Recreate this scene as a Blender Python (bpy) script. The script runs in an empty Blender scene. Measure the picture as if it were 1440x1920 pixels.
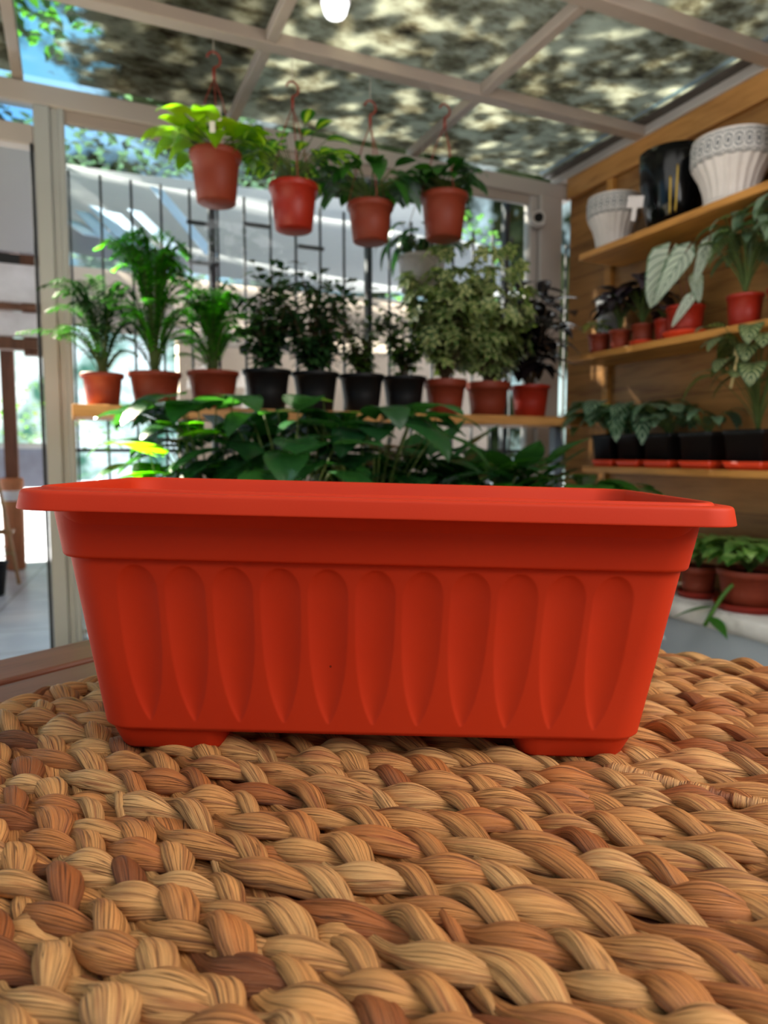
import bpy, math, random
import numpy as np
from mathutils import Vector, Matrix, noise
PI = math.pi
SC = bpy.context.scene
COL = SC.collection
R = random.Random(7)

# ------------------------------------------------------------------ camera, exposure
CAM_YAW, CAM_PITCH = math.radians(-24.04), math.radians(-4.837)
cam_d = bpy.data.cameras.new('camera')
cam = bpy.data.objects.new('camera', cam_d)
COL.objects.link(cam)
cam.location = (0, 0, .937)
cam.rotation_euler = (PI/2 + CAM_PITCH, 0, CAM_YAW)
cam_d.sensor_fit = 'HORIZONTAL'
cam_d.sensor_width = 7.2
cam_d.lens = 7.2*1300/1440
cam_d.clip_start = .02
cam_d.clip_end = 200
cam_d.dof.use_dof = True
cam_d.dof.focus_distance = .40
cam_d.dof.aperture_fstop = cam_d.lens/2.7
SC.camera = cam
SC.view_settings.view_transform = 'Standard'
SC.view_settings.look = 'None'
SC.view_settings.gamma = 1
SC.view_settings.exposure = 0.0
SC.cycles.use_denoising = True
SC.cycles.max_bounces = 7
SC.cycles.diffuse_bounces = 3
SC.cycles.glossy_bounces = 3
SC.cycles.transmission_bounces = 4
SC.cycles.transparent_max_bounces = 10
SC.cycles.sample_clamp_indirect = 4
SC.cycles.caustics_reflective = False
SC.cycles.caustics_refractive = False


def srgb(h, k=1.0):
    h = h.lstrip('#')
    out = []
    for i in (0, 2, 4):
        v = int(h[i:i+2], 16)/255
        out.append((v/12.92 if v <= .04045 else ((v+.055)/1.055)**2.4)*k)
    return (out[0], out[1], out[2], 1)


class NT:
    """small helper round a node tree"""
    def __init__(s, tree):
        s.t = tree
        tree.nodes.clear()

    def n(s, typ, **kw):
        nd = s.t.nodes.new(typ)
        for k, v in kw.items():
            if k.startswith('i_'):
                nd.inputs[k[2:].replace('_', ' ')].default_value = v
            else:
                setattr(nd, k, v)
        return nd

    def l(s, a, b):
        s.t.links.new(a, b)

    def ramp(s, fac, stops, interp='LINEAR'):
        r = s.n('ShaderNodeValToRGB')
        r.color_ramp.interpolation = interp
        e = r.color_ramp.elements
        while len(e) < len(stops):
            e.new(.5)
        for q, (p, c) in zip(e, stops):
            q.position = p
            q.color = c if len(c) == 4 else (*c, 1)
        if fac is not None:
            s.l(fac, r.inputs[0])
        return r.outputs[0]

    def mix(s, fac, a, b, mode='MIX'):
        m = s.n('ShaderNodeMix', data_type='RGBA', blend_type=mode)
        for sock, v in ((m.inputs[0], fac), (m.inputs[6], a), (m.inputs[7], b)):
            if hasattr(v, 'links'):
                s.l(v, sock)
            else:
                sock.default_value = v
        return m.outputs[2]

    def math(s, op, a, b=0.0, c=0.0):
        m = s.n('ShaderNodeMath', operation=op)
        for i, v in enumerate((a, b, c)):
            if hasattr(v, 'links'):
                s.l(v, m.inputs[i])
            else:
                m.inputs[i].default_value = v
        return m.outputs[0]

    def noise(s, vec, scale, detail=3, rough=.5, out=0, dist=0.0):
        q = s.n('ShaderNodeTexNoise')
        q.inputs['Scale'].default_value = scale
        q.inputs['Detail'].default_value = detail
        q.inputs['Roughness'].default_value = rough
        q.inputs['Distortion'].default_value = dist
        if vec is not None:
            s.l(vec, q.inputs['Vector'])
        return q.outputs[out]

    def mapping(s, vec, scale=(1, 1, 1), rot=(0, 0, 0), loc=(0, 0, 0)):
        m = s.n('ShaderNodeMapping')
        m.inputs['Scale'].default_value = scale
        m.inputs['Rotation'].default_value = rot
        m.inputs['Location'].default_value = loc
        s.l(vec, m.inputs[0])
        return m.outputs[0]

    def bump(s, h, strength, dist):
        b = s.n('ShaderNodeBump')
        b.inputs['Strength'].default_value = strength
        b.inputs['Distance'].default_value = dist
        s.l(h, b.inputs['Height'])
        return b.outputs[0]


# ------------------------------------------------------------------ world: trees all round the greenhouse, gaps of sky
world = bpy.data.worlds.new('World')
SC.world = world
world.use_nodes = True
W = NT(world.node_tree)
wd = W.n('ShaderNodeTexCoord').outputs['Generated']
sep = W.n('ShaderNodeSeparateXYZ')
W.l(wd, sep.inputs[0])
wx, wy, wz = sep.outputs
n1 = W.math('MULTIPLY_ADD', wx, -.10, W.math('ADD', W.noise(wd, 7, 5, .6), .035))
n2 = W.noise(wd, 22, 3, .6)
leafc = W.ramp(n2, [(.35, (.012, .02, .008)), (.5, (.05, .075, .03)), (.68, (.16, .20, .10))])
holes = W.ramp(n1, [(.50, (0, 0, 0)), (.60, (1, 1, 1))])
skyc = W.ramp(wz, [(0.0, (1.9, 2.4, 2.2)), (.25, (1.3, 1.9, 2.1)), (.6, (2.4, 2.0, 1.5)), (1, (2.8, 2.2, 1.6))])
skyc = W.mix(W.math('MAXIMUM', 0.0, W.math('MINIMUM', 1.0, W.math('MULTIPLY_ADD', wx, -3.0, .9))), skyc, (.75, 1.7, 2.5, 1))
trees = W.mix(holes, leafc, skyc)
# open daylight behind the viewer and low on the far left
back = W.math('MULTIPLY_ADD', wy, -1.4, .0)
back = W.math('MAXIMUM', W.math('MINIMUM', back, 1.0), 0.0)
c2 = W.mix(back, trees, (.22, .22, .24, 1))
lx = W.math('MULTIPLY_ADD', wx, -6.0, 1.7)
lx = W.math('MULTIPLY', W.math('MAXIMUM', W.math('MINIMUM', lx, 1.0), 0.0), W.math('MULTIPLY', W.math('GREATER_THAN', wy, 0.0), W.math('MAXIMUM', 0.0, W.math('MINIMUM', 1.0, W.math('MULTIPLY_ADD', wz, -7.0, 1.9)))))
gard = W.ramp(W.noise(wd, 16, 3, .55), [(.38, (.25, .70, .50)), (.48, (1.5, 2.1, 1.9)), (.57, (3.0, 3.3, 3.3))])
c3 = W.mix(lx, c2, gard)
bg = W.n('ShaderNodeBackground')
W.l(c3, bg.inputs[0])
bg.inputs[1].default_value = .55
wo = W.n('ShaderNodeOutputWorld')
W.l(bg.outputs[0], wo.inputs[0])

# ------------------------------------------------------------------ lamps
def lamp(name, kind, loc, target, energy, color, **kw):
    d = bpy.data.lights.new(name, kind)
    d.energy = energy
    d.color = color
    for k, v in kw.items():
        setattr(d, k, v)
    o = bpy.data.objects.new(name, d)
    COL.objects.link(o)
    o.location = loc
    o.rotation_euler = (Vector(target) - Vector(loc)).to_track_quat('-Z', 'Y').to_euler()
    return o

SUN_DIR = Vector((-.50, .62, .60))
lamp('sun', 'SUN', SUN_DIR*20, (0, 0, 0), 54.0, (1, .90, .72), angle=.009)
lamp('added_front_light', 'AREA', (1.12, -.42, 1.62), (.15, .40, .85), 18, (1, .955, .90), shape='RECTANGLE', size=.9, size_y=.8)  # added key lamp, unseen stand-in for daylight from the open front
lamp('added_top_light', 'AREA', (.02, -.40, 1.80), (.2, .40, .8), 7.5, (1, .97, .93), shape='RECTANGLE', size=1.4, size_y=1.0)  # added lamp lighting the planter and mat from above the viewer
lamp('added_top_light', 'AREA', (1.15, 1.15, 2.17), (1.75, 1.75, 1.2), 9, (1, .97, .93), shape='RECTANGLE', size=1.3, size_y=1.0)  # added fill under the glass to lift the wooden wall and shelves
lamp('added_front_light', 'AREA', (.75, -.75, 1.35), (1.95, 1.6, .35), 4.5, (.96, .98, 1), shape='RECTANGLE', size=.8, size_y=.8)  # added fill aimed at the white ledge and grey base
lamp('added_garden_light', 'AREA', (.6, 3.3, 5.6), (.3, 6.4, 1.4), 250, (.90, .95, 1), shape='RECTANGLE', size=5, size_y=2.5)  # added lamp standing in for open sky, lifts the outdoor fronts


# ------------------------------------------------------------------ materials
MATS = {}

def material(name, build):
    if name in MATS:
        return MATS[name]
    m = bpy.data.materials.new(name)
    m.use_nodes = True
    t = NT(m.node_tree)
    out = t.n('ShaderNodeOutputMaterial')
    sh = build(t)
    t.l(sh, out.inputs[0])
    MATS[name] = m
    return m


def pbsdf(t, color, rough=.5, normal=None, spec=.5, metal=0.0, coat=0.0):
    p = t.n('ShaderNodeBsdfPrincipled')
    if hasattr(color, 'links'):
        t.l(color, p.inputs['Base Color'])
    else:
        p.inputs['Base Color'].default_value = color
    if hasattr(rough, 'links'):
        t.l(rough, p.inputs['Roughness'])
    else:
        p.inputs['Roughness'].default_value = rough
    p.inputs['Specular IOR Level'].default_value = spec
    p.inputs['Metallic'].default_value = metal
    p.inputs['Coat Weight'].default_value = coat
    if normal is not None:
        t.l(normal, p.inputs['Normal'])
    return p.outputs[0]


def plain(name, hexc, rough=.5, spec=.5, metal=0.0, vary=.12, scale=9.0, coat=0.0):
    def b(t):
        co = t.n('ShaderNodeTexCoord').outputs['Object']
        n = t.noise(co, scale, 4)
        c = srgb(hexc)
        d = tuple(v*(1-vary) for v in c[:3])+(1,)
        e = tuple(min(v*(1+vary), 1) for v in c[:3])+(1,)
        col = t.ramp(n, [(.3, d), (.7, e)])
        return pbsdf(t, col, rough, t.bump(n, .06, .002), spec, metal, coat)
    return material(name, b)


def wood(name, c1, c2, axis=0, rough=.55, scale=1.0, boards=0.0, baxis=2):
    """grain runs along the axis; boards > 0 adds board joints of that pitch across baxis"""
    def b(t):
        co = t.n('ShaderNodeTexCoord').outputs['Object']
        sc = [9*scale, 9*scale, 9*scale]
        sc[axis] = 1.1*scale
        v = t.mapping(co, tuple(sc))
        n = t.noise(v, 1.6, 6, .62, dist=.8)
        f = t.noise(t.mapping(co, tuple(q*7 for q in sc)), 1.0, 3)
        k = t.noise(t.mapping(co, (3*scale,)*3), 1.0, 2)
        fac = t.math('ADD', t.math('MULTIPLY', n, .6), t.math('ADD', t.math('MULTIPLY', f, .22), t.math('MULTIPLY', k, .18)))
        col = t.ramp(fac, [(.36, srgb(c2)), (.5, srgb(c1)), (.64, tuple(min(1, q*1.25) for q in srgb(c1)[:3])+(1,))])
        h = fac
        if boards:
            s = t.n('ShaderNodeSeparateXYZ')
            t.l(co, s.inputs[0])
            fr = t.math('FRACT', t.math('MULTIPLY', s.outputs[baxis], 1/boards))
            j = t.math('LESS_THAN', fr, .018)
            col = t.mix(j, col, tuple(q*.35 for q in srgb(c2)[:3])+(1,))
            idx = t.math('FLOOR', t.math('MULTIPLY', s.outputs[baxis], 1/boards))
            wn = t.n('ShaderNodeTexWhiteNoise', noise_dimensions='1D')
            t.l(idx, wn.inputs['W'])
            tint = t.ramp(wn.outputs[0], [(0, (.72, .70, .68)), (1, (1.12, 1.08, 1.02))])
            col = t.mix(1.0, col, tint, 'MULTIPLY')
        return pbsdf(t, col, rough, t.bump(h, .25, .002), .35)
    return material(name, b)


def leaf(name, dark, light, rough=.38, trans=.35, pattern=None, pc='#c8d8b0', spec=.5, veins=.5):
    """leaf material: the uv runs along and across each leaf, 'tone' is each leaf's own random number"""
    def b(t):
        at = t.n('ShaderNodeAttribute', attribute_name='tone')
        uv = t.n('ShaderNodeUVMap').outputs[0]
        s = t.n('ShaderNodeSeparateXYZ')
        t.l(uv, s.inputs[0])
        u, v = s.outputs[0], s.outputs[1]
        av = t.math('ABSOLUTE', t.math('SUBTRACT', v, .5))          # 0 midrib .. .5 margin
        base = t.ramp(at.outputs['Fac'], [(0, srgb(dark)), (1, srgb(light))])
        co = t.n('ShaderNodeTexCoord').outputs['Object']
        mott = t.noise(co, 60, 2)
        if pattern == 'variegated':
            f = t.ramp(t.noise(co, 95, 3, .6), [(.50, (0, 0, 0)), (.56, (1, 1, 1))])
            base = t.mix(f, base, srgb(pc))
        elif pattern == 'stripes':                                   # feathered bars off the midrib
            w = t.math('SINE', t.math('MULTIPLY', t.math('SUBTRACT', u, t.math('MULTIPLY', av, .55)), 46))
            f = t.ramp(w, [(.45, (0, 0, 0)), (.75, (1, 1, 1))])
            e = t.math('MULTIPLY', t.math('LESS_THAN', av, .42), t.math('GREATER_THAN', av, .03))
            base = t.mix(t.math('MULTIPLY', f, e), base, srgb(pc))
        elif pattern == 'netted':                                    # pale leaf, green veins and margin
            w = t.math('SINE', t.math('MULTIPLY', t.math('SUBTRACT', u, t.math('MULTIPLY', av, .9)), 34))
            f = t.math('MAXIMUM', t.math('GREATER_THAN', w, .86), t.math('MAXIMUM', t.math('GREATER_THAN', av, .455), t.math('LESS_THAN', av, .02)))
            base = t.mix(f, srgb(pc), base)
        elif pattern == 'mid':                                       # pale centre band
            f = t.ramp(av, [(.10, (1, 1, 1)), (.22, (0, 0, 0))])
            base = t.mix(f, base, srgb(pc))
        col = t.mix(.25, base, t.mix(mott, base, (0, 0, 0, 1)), 'MIX')
        w2 = t.math('SINE', t.math('MULTIPLY', t.math('SUBTRACT', u, t.math('MULTIPLY', av, .8)), 60))
        h = t.math('ADD', t.math('MULTIPLY', w2, .3*veins), t.math('MULTIPLY', t.math('LESS_THAN', av, .025), -1.0))
        nrm = t.bump(h, .35, .0015)
        p = pbsdf(t, col, rough, nrm, spec)
        tr = t.n('ShaderNodeBsdfTranslucent')
        t.l(t.mix(1.0, col, (1.6, 2.0, .55, 1), 'MULTIPLY'), tr.inputs[0])
        m = t.n('ShaderNodeMixShader')
        m.inputs[0].default_value = trans
        t.l(p, m.inputs[1])
        t.l(tr.outputs[0], m.inputs[2])
        return m.outputs[0]
    return material(name, b)


def glass_clear(name, refl=.06, tint=(.93, .97, 1, 1), streak=0.0):
    def b(t):
        tr = t.n('ShaderNodeBsdfTransparent')
        tr.inputs[0].default_value = tint
        gl = t.n('ShaderNodeBsdfGlossy')
        gl.inputs[1].default_value = .03
        fr = t.n('ShaderNodeFresnel')
        fr.inputs[0].default_value = 1.35
        m = t.n('ShaderNodeMixShader')
        t.l(t.math('MULTIPLY_ADD', fr.outputs[0], .8, refl*.2), m.inputs[0])
        t.l(tr.outputs[0], m.inputs[1])
        t.l(gl.outputs[0], m.inputs[2])
        return m.outputs[0]
    return material(name, b)


def roof_glass(name, cover, warm=0.0, cool=0.0, lo=.82, clear_left=False):
    """sheet glass with wet leaf litter, algae and dust lying on it"""
    def b(t):
        co = t.n('ShaderNodeTexCoord').outputs['Object']
        w1 = t.noise(t.mapping(co, (1, 1.3, 1), (0, 0, .5)), 7.0, 5, .58)
        w2 = t.noise(t.mapping(co, (1, 1.4, 1), (0, 0, -.4)), 17, 5, .6)
        f = t.math('ADD', t.math('MULTIPLY', w1, .6), t.math('MULTIPLY', w2, .4))
        lit = t.ramp(f, [(.36, srgb('#463e32')), (.45, srgb('#828070')), (.53, srgb('#adb0a6')), (.66, srgb('#c6cabf'))])
        lit = t.mix(warm, lit, srgb('#6a5a44'), 'MULTIPLY')
        di = t.n('ShaderNodeBsdfDiffuse')
        t.l(lit, di.inputs[0])
        tl = t.n('ShaderNodeBsdfTranslucent')
        t.l(lit, tl.inputs[0])
        dm = t.n('ShaderNodeMixShader')
        dm.inputs[0].default_value = .62
        t.l(di.outputs[0], dm.inputs[1])
        t.l(tl.outputs[0], dm.inputs[2])
        tr = t.n('ShaderNodeBsdfTransparent')
        tr.inputs[0].default_value = (.92-.12*cool, .95, .93+.05*cool, 1)
        m = t.n('ShaderNodeMixShader')
        if clear_left:                                   # swept clean towards the left of the pane
            sx = t.n('ShaderNodeSeparateXYZ')
            t.l(co, sx.inputs[0])
            f = t.math('MULTIPLY_ADD', sx.outputs[0], 1.1, t.math('ADD', f, -.13))
        t.l(t.ramp(f, [(max(.01, cover-.06), (lo, lo, lo)), (cover+.05, (.97, .97, .97))]), m.inputs[0])
        t.l(tr.outputs[0], m.inputs[1])
        t.l(dm.outputs[0], m.inputs[2])
        return m.outputs[0]
    return material(name, b)


# ------------------------------------------------------------------ mesh builder
class MB:
    def __init__(s):
        s.v, s.f, s.uv, s.tone = [], [], {}, {}

    def add(s, verts, faces, uvs=None, tone=None):
        o = len(s.v)
        s.v.extend([tuple(q) for q in verts])
        s.f.extend([tuple(i+o for i in q) for q in faces])
        if uvs is not None:
            for i, q in enumerate(uvs):
                s.uv[o+i] = q
        if tone is not None:
            for i in range(len(verts)):
                s.tone[o+i] = tone
        return s

    def box(s, lo, hi):
        x0, y0, z0 = lo
        x1, y1, z1 = hi
        v = [(x0, y0, z0), (x1, y0, z0), (x1, y1, z0), (x0, y1, z0), (x0, y0, z1), (x1, y0, z1), (x1, y1, z1), (x0, y1, z1)]
        return s.add(v, [(0, 3, 2, 1), (4, 5, 6, 7), (0, 1, 5, 4), (1, 2, 6, 5), (2, 3, 7, 6), (3, 0, 4, 7)])

    def bar(s, a, b, w, h, up=(0, 0, 1)):
        a, b = Vector(a), Vector(b)
        d = (b-a).normalized()
        u = Vector(up)
        sd = d.cross(u)
        if sd.length < 1e-4:
            sd = d.cross(Vector((0, 1, 0)))
        sd.normalize()
        u = sd.cross(d).normalized()
        v = []
        for p in (a, b):
            for i, j in ((-1, -1), (1, -1), (1, 1), (-1, 1)):
                v.append(p + sd*i*w/2 + u*j*h/2)
        return s.add(v, [(0, 3, 2, 1), (4, 5, 6, 7), (0, 1, 5, 4), (1, 2, 6, 5), (2, 3, 7, 6), (3, 0, 4, 7)])

    def tube(s, pts, r, n=6, cap=True):
        pts = [Vector(p) for p in pts]
        m = len(pts)
        rs = r if isinstance(r, (list, tuple)) else [r]*m
        v, f = [], []
        prev = None
        for i, p in enumerate(pts):
            d = (pts[min(i+1, m-1)] - pts[max(i-1, 0)])
            d = d.normalized() if d.length > 1e-9 else Vector((0, 0, 1))
            if prev is None:
                a = d.orthogonal().normalized()
            else:
                a = (prev - d*prev.dot(d))
                a = a.normalized() if a.length > 1e-6 else d.orthogonal().normalized()
            prev = a
            b = d.cross(a)
            for k in range(n):
                t = 2*PI*k/n
                v.append(p + (a*math.cos(t)+b*math.sin(t))*rs[i])
        for i in range(m-1):
            for k in range(n):
                f.append((i*n+k, i*n+(k+1) % n, (i+1)*n+(k+1) % n, (i+1)*n+k))
        if cap:
            f.append(tuple(range(n-1, -1, -1)))
            f.append(tuple((m-1)*n+k for k in range(n)))
        return s.add(v, f)

    def lathe(s, prof, n=40, c=(0, 0, 0), rad=None, closed=False):
        """prof: (r, z) list; rad(theta, r, z) may change a radius"""
        v, f, uv = [], [], []
        m = len(prof)
        for i, (r, z) in enumerate(prof):
            for k in range(n):
                t = 2*PI*k/n
                q = rad(t, r, z) if rad else r
                v.append((c[0]+q*math.cos(t), c[1]+q*math.sin(t), c[2]+z))
                uv.append((k/n, i/m))
        for i in range(m-1):
            for k in range(n):
                f.append((i*n+k, i*n+(k+1) % n, (i+1)*n+(k+1) % n, (i+1)*n+k))
        if prof[0][0] > 0:
            f.append(tuple(range(n-1, -1, -1)))
        if closed:
            f.append(tuple((m-1)*n+k for k in range(n)))
        return s.add(v, f, uv)

    def leaf(s, p, d, L, Wd, kind='oval', droop=.25, fold=.18, up=(0, 0, 1), nu=7, nv=4, tone=None, wave=0.0):
        p, d, up = Vector(p), Vector(d).normalized(), Vector(up)
        sd = d.cross(up)
        if sd.length < 1e-3:
            sd = d.orthogonal()
        sd.normalize()
        nm = sd.cross(d).normalized()
        if tone is None:
            tone = R.random()
        ph = R.random()*6
        v, f, uv = [], [], []
        for i in range(nu+1):
            u = i/nu
            if kind == 'oval':
                w = math.sin(PI*min(1, u**.85))**.75
            elif kind == 'lance':
                w = math.sin(PI*u**.7)**1.1
            elif kind == 'blade':
                w = min(1, u*5+.25)*(1-u)**.45
            elif kind == 'round':
                w = math.sqrt(max(0, 1-(2*u-1)**2))
            else:                                                    # heart / spear
                w = (min(1, (u*4.5)**.5+.12))*max(0, 1-u)**.62*1.15
            w = max(w, .012)
            sag = droop*u*u
            c = p + d*L*(u-.28*sag*u) + Vector((0, 0, -1))*sag*L
            for j in range(nv+1):
                x = 2*j/nv-1
                back = 0
                if kind == 'heart':
                    back = -.30*L*abs(x)**1.3*(1-u)**2.5
                q = c + d*back + sd*x*w*Wd/2 + nm*(abs(x)*fold*Wd/2*w) + nm*wave*Wd*math.sin(6*u+ph+3*x)*.2
                v.append(q)
                uv.append((u, j/nv))
        for i in range(nu):
            for j in range(nv):
                a = i*(nv+1)+j
                f.append((a, a+1, a+nv+2, a+nv+1))
        return s.add(v, f, uv, tone)

    def build(s, name, mat, parent=None, smooth=True, bevel=0.0, seg=2, loc=None, rot=None):
        me = bpy.data.meshes.new(name)
        me.from_pydata(s.v, [], s.f)
        if s.uv:
            l = me.uv_layers.new(name='UVMap')
            idx = np.zeros(len(me.loops), dtype=np.int32)
            me.loops.foreach_get('vertex_index', idx)
            arr = np.zeros((len(s.v), 2), dtype=np.float32)
            for k, q in s.uv.items():
                arr[k] = q
            l.data.foreach_set('uv', arr[idx].ravel())
        if s.tone:
            a = me.attributes.new('tone', 'FLOAT', 'POINT')
            arr = np.zeros(len(s.v), dtype=np.float32)
            for k, q in s.tone.items():
                arr[k] = q
            a.data.foreach_set('value', arr)
        if smooth:
            me.polygons.foreach_set('use_smooth', [True]*len(me.polygons))
        me.materials.append(mat)
        me.update()
        o = bpy.data.objects.new(name, me)
        COL.objects.link(o)
        if parent:
            o.parent = parent
        if loc:
            o.location = loc
        if rot:
            o.rotation_euler = rot
        if bevel:
            b = o.modifiers.new('b', 'BEVEL')
            b.width = bevel
            b.segments = seg
            b.limit_method = 'ANGLE'
            b.harden_normals = False
            w = o.modifiers.new('w', 'WEIGHTED_NORMAL')
            w.keep_sharp = True
        return o


def tag(o, label=None, cat=None, group=None, kind=None):
    for k, v in (('label', label), ('category', cat), ('group', group), ('kind', kind)):
        if v:
            o[k] = v
    return o


def thing(name, loc, label, cat, group=None, rotz=0.0):
    o = bpy.data.objects.new(name, None)
    o.empty_display_size = .05
    COL.objects.link(o)
    o.location = loc
    o.rotation_euler = (0, 0, rotz)
    return tag(o, label, cat, group)


def struct(o):
    o['kind'] = 'structure'
    return o


# palette
M_ALU = plain('painted_aluminium', '#b5aca6', .42, .5, 0, .05, 4)
M_ALU2 = plain('painted_rafter', '#a89a90', .5, .4, 0, .07, 3)
M_STEEL = plain('dark_steel', '#23262a', .5, .5, .2, .1)
M_TERRA = plain('terracotta_plastic', '#7c301c', .52, .3, 0, .06, 14)
M_TERRA2 = plain('red_pot_plastic', '#942312', .42, .35, 0, .06, 14)
M_BLACKP = plain('black_pot_plastic', '#0e0e10', .5, .3, 0, .1, 14)
M_SOIL = plain('potting_soil', '#2a1c13', .95, .1, 0, .5, 160)
M_REDT = plain('red_tray_plastic', '#d83e1c', .4, .5, 0, .05)
M_STEM = plain('green_stem', '#4a5a28', .55, .3, 0, .2, 30)
M_BARK = plain('woody_stem', '#4a3a28', .8, .2, 0, .3, 60)
M_PINE = wood('pine_shelf_wood', '#c08a4e', '#8f5c2c', 0, .5, 1.3)
M_PINEY = wood('pine_shelf_wood_lengthways', '#b9803f', '#85521f', 1, .5, 1.3)
M_WALLW = wood('pine_wall_boards', '#a27340', '#744a22', 1, .5, 1.0, .145, 2)

# ================================================================== structure
o = MB().box((-3.2, -2.2, -.05), (2.35, 2.86, 0)).build('floor', plain('tile_floor', '#8c8880', .35, .5, 0, .1, 2))
struct(o)

# right wall: pine boards above a grey masonry base with a white ledge
struct(MB().box((2.15, -.6, .42), (2.20, 2.69, 2.2)).build('wall_right', M_WALLW, smooth=False))
struct(MB().box((1.87, -.6, 0), (2.20, 2.76, .375)).build('wall_right_base', plain('grey_wall_paint', '#b0b4b8', .7, .3, 0, .05, 3), smooth=False))


def stone(t):
    co = t.n('ShaderNodeTexCoord').outputs['Object']
    n = t.noise(co, 26, 5, .65)
    st = t.ramp(t.noise(co, 11, 3), [(.30, srgb('#6f675e')), (.42, srgb('#cfc7bf')), (.6, srgb('#e4ddd6'))])
    return pbsdf(t, st, .8, t.bump(n, .5, .006), .2)


mb = MB()
NL = 60
v, f = [], []
for i in range(NL+1):
    y = -.6+3.36*i/NL
    e = .012*noise.noise(Vector((y*6, 0, 0)))
    for (x, z) in ((2.18, .372), (1.862+e, .372), (1.848+e, .385), (1.846+e, .42), (1.858+e, .434), (2.18, .434)):
        v.append((x, y, z+.004*noise.noise(Vector((y*9, x*9, 1)))))
for i in range(NL):
    for k in range(6):
        a = i*6+k
        b2 = i*6+(k+1) % 6
        f.append((a, a+6, b2+6, b2))
mb.add(v, f)
struct(mb.build('trim_ledge', material('white_stone', stone)))
tm = MB().box((2.125, -.6, 2.105), (2.152, 2.69, 2.2)).build('trim_board', wood('pine_trim', '#b98247', '#93602c', 1, .5), smooth=False, bevel=.003)
struct(tm)
struct(MB().box((2.115, -.6, 2.195), (2.20, 2.80, 2.235)).build('trim_wall_rail', M_ALU, smooth=False, bevel=.004))
struct(MB().box((2.07, -.6, 2.232), (2.14, 2.80, 2.29)).build('trim_gutter', plain('dark_gutter', '#4f4a46', .5), smooth=False, bevel=.004))
# battens on the boards
for i, y in enumerate((2.41, 1.30, .3)):
    struct(MB().box((2.13, y-.02, .43), (2.152, y+.02, 2.105)).build('trim_batten', M_PINEY, smooth=False, bevel=.003))

# back wall frame
mb = MB()
mb.box((-3.2, 2.74, 2.125), (2.19, 2.80, 2.195))
struct(mb.build('trim_header', M_ALU, smooth=False, bevel=.006))
struct(MB().box((0, 2.755, 2.085), (1.97, 2.785, 2.127)).build('trim_window_top', M_ALU2, smooth=False, bevel=.005))
mb = MB()
mb.box((-.088, 2.74, 0), (-.036, 2.80, 2.126))
mb.box((-.038, 2.752, 0), (-.010, 2.79, 2.126))
mb.box((-.012, 2.744, 0), (.010, 2.796, 2.126))
struct(mb.build('trim_door_post', plain('pale_post_paint', '#aeb0ae', .4, .5, 0, .04, 3), smooth=False, bevel=.005))
struct(MB().box((-.101, 2.735, 0), (-.091, 2.80, 1.99)).build('trim_door_seal', M_STEEL, smooth=False, bevel=.002))
struct(MB().box((-3.2, 2.74, 1.985), (-.088, 2.80, 2.055)).build('trim_transom', M_ALU, smooth=False, bevel=.006))
mb = MB()
mb.box((1.965, 2.745, 0), (2.005, 2.80, 2.126))
mb.box((2.005, 2.72, 0), (2.13, 2.80, 2.126))
struct(mb.build('trim_corner_post', M_ALU, smooth=False, bevel=.008))
struct(MB().box((-.01, 2.755, .20), (1.97, 2.79, .245)).build('trim_window_sill', M_ALU, smooth=False, bevel=.004))
struct(MB().box((.0, 2.74, 0), (1.97, 2.80, .20)).build('wall_back', plain('pale_plinth', '#b9b4ac', .7), smooth=False))
struct(MB().box((.0, 2.766, .245), (1.97, 2.772, 2.09)).build('window_1', glass_clear('window_glass'), smooth=False))
struct(MB().box((-3.2, 2.766, 2.055), (-.088, 2.772, 2.127)).build('window_2', glass_clear('transom_glass', .06, (.75, .88, 1, 1)), smooth=False))
# glass roof on rafters and purlins
xs = [-1.67, -.90, -.13, .60, 1.37, 2.075]
ys = [2.80, 2.225, 1.645, 1.06, .48]
for x in xs[:-1]:
    struct(MB().box((x-.017, .45, 2.200), (x+.017, 2.80, 2.238)).build('beam_rafter', M_ALU2, smooth=False, bevel=.003))
for y in ys[1:]:
    struct(MB().box((-1.7, y-.026, 2.196), (2.13, y+.026, 2.236)).build('beam_purlin', M_ALU2, smooth=False, bevel=.003))
k = 0
covers = {0: .40, 1: .40, 2: .46, 3: .46, 4: .40}
for i in range(len(xs)-1):
    mt = roof_glass('roof_glass_%d' % i, covers[i], (.2, .35, .6, .1, .0)[i], cool=1.0 if i <= 2 else 0, lo=.10 if i == 2 else .86, clear_left=(i == 2))
    for j in range(len(ys)-1):
        k += 1
        struct(MB().box((xs[i]+.004, ys[j+1]+.004, 2.240), (xs[i+1]-.004, ys[j]-.004, 2.246)).build('ceiling_glass', mt, smooth=False))
def sky_strip(t):  # pale blue put into the colour for sky showing through the roof gap
    tl_ = t.n('ShaderNodeBsdfTranslucent')
    tl_.inputs[0].default_value = (.72, .86, 1, 1)
    m = t.n('ShaderNodeMixShader')
    m.inputs[0].default_value = .75
    t.l(pbsdf(t, (.6, .75, .95, 1), .3), m.inputs[1])
    t.l(tl_.outputs[0], m.inputs[2])
    return m.outputs[0]
struct(MB().box((2.030, .45, 2.238), (2.052, 2.78, 2.252)).build('trim_glass_edge', material('sky_blue_edge', sky_strip), smooth=False))

# ================================================================== table
SV = Vector((math.cos(math.radians(119.4)), math.sin(math.radians(119.4)), 0))   # along the braids
TV = Vector((-SV.y, SV.x, 0))*-1                                                  # across them, towards the right
def st(s, t, z=0.0):
    p = SV*s + TV*t
    return Vector((p.x, p.y, z))

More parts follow.
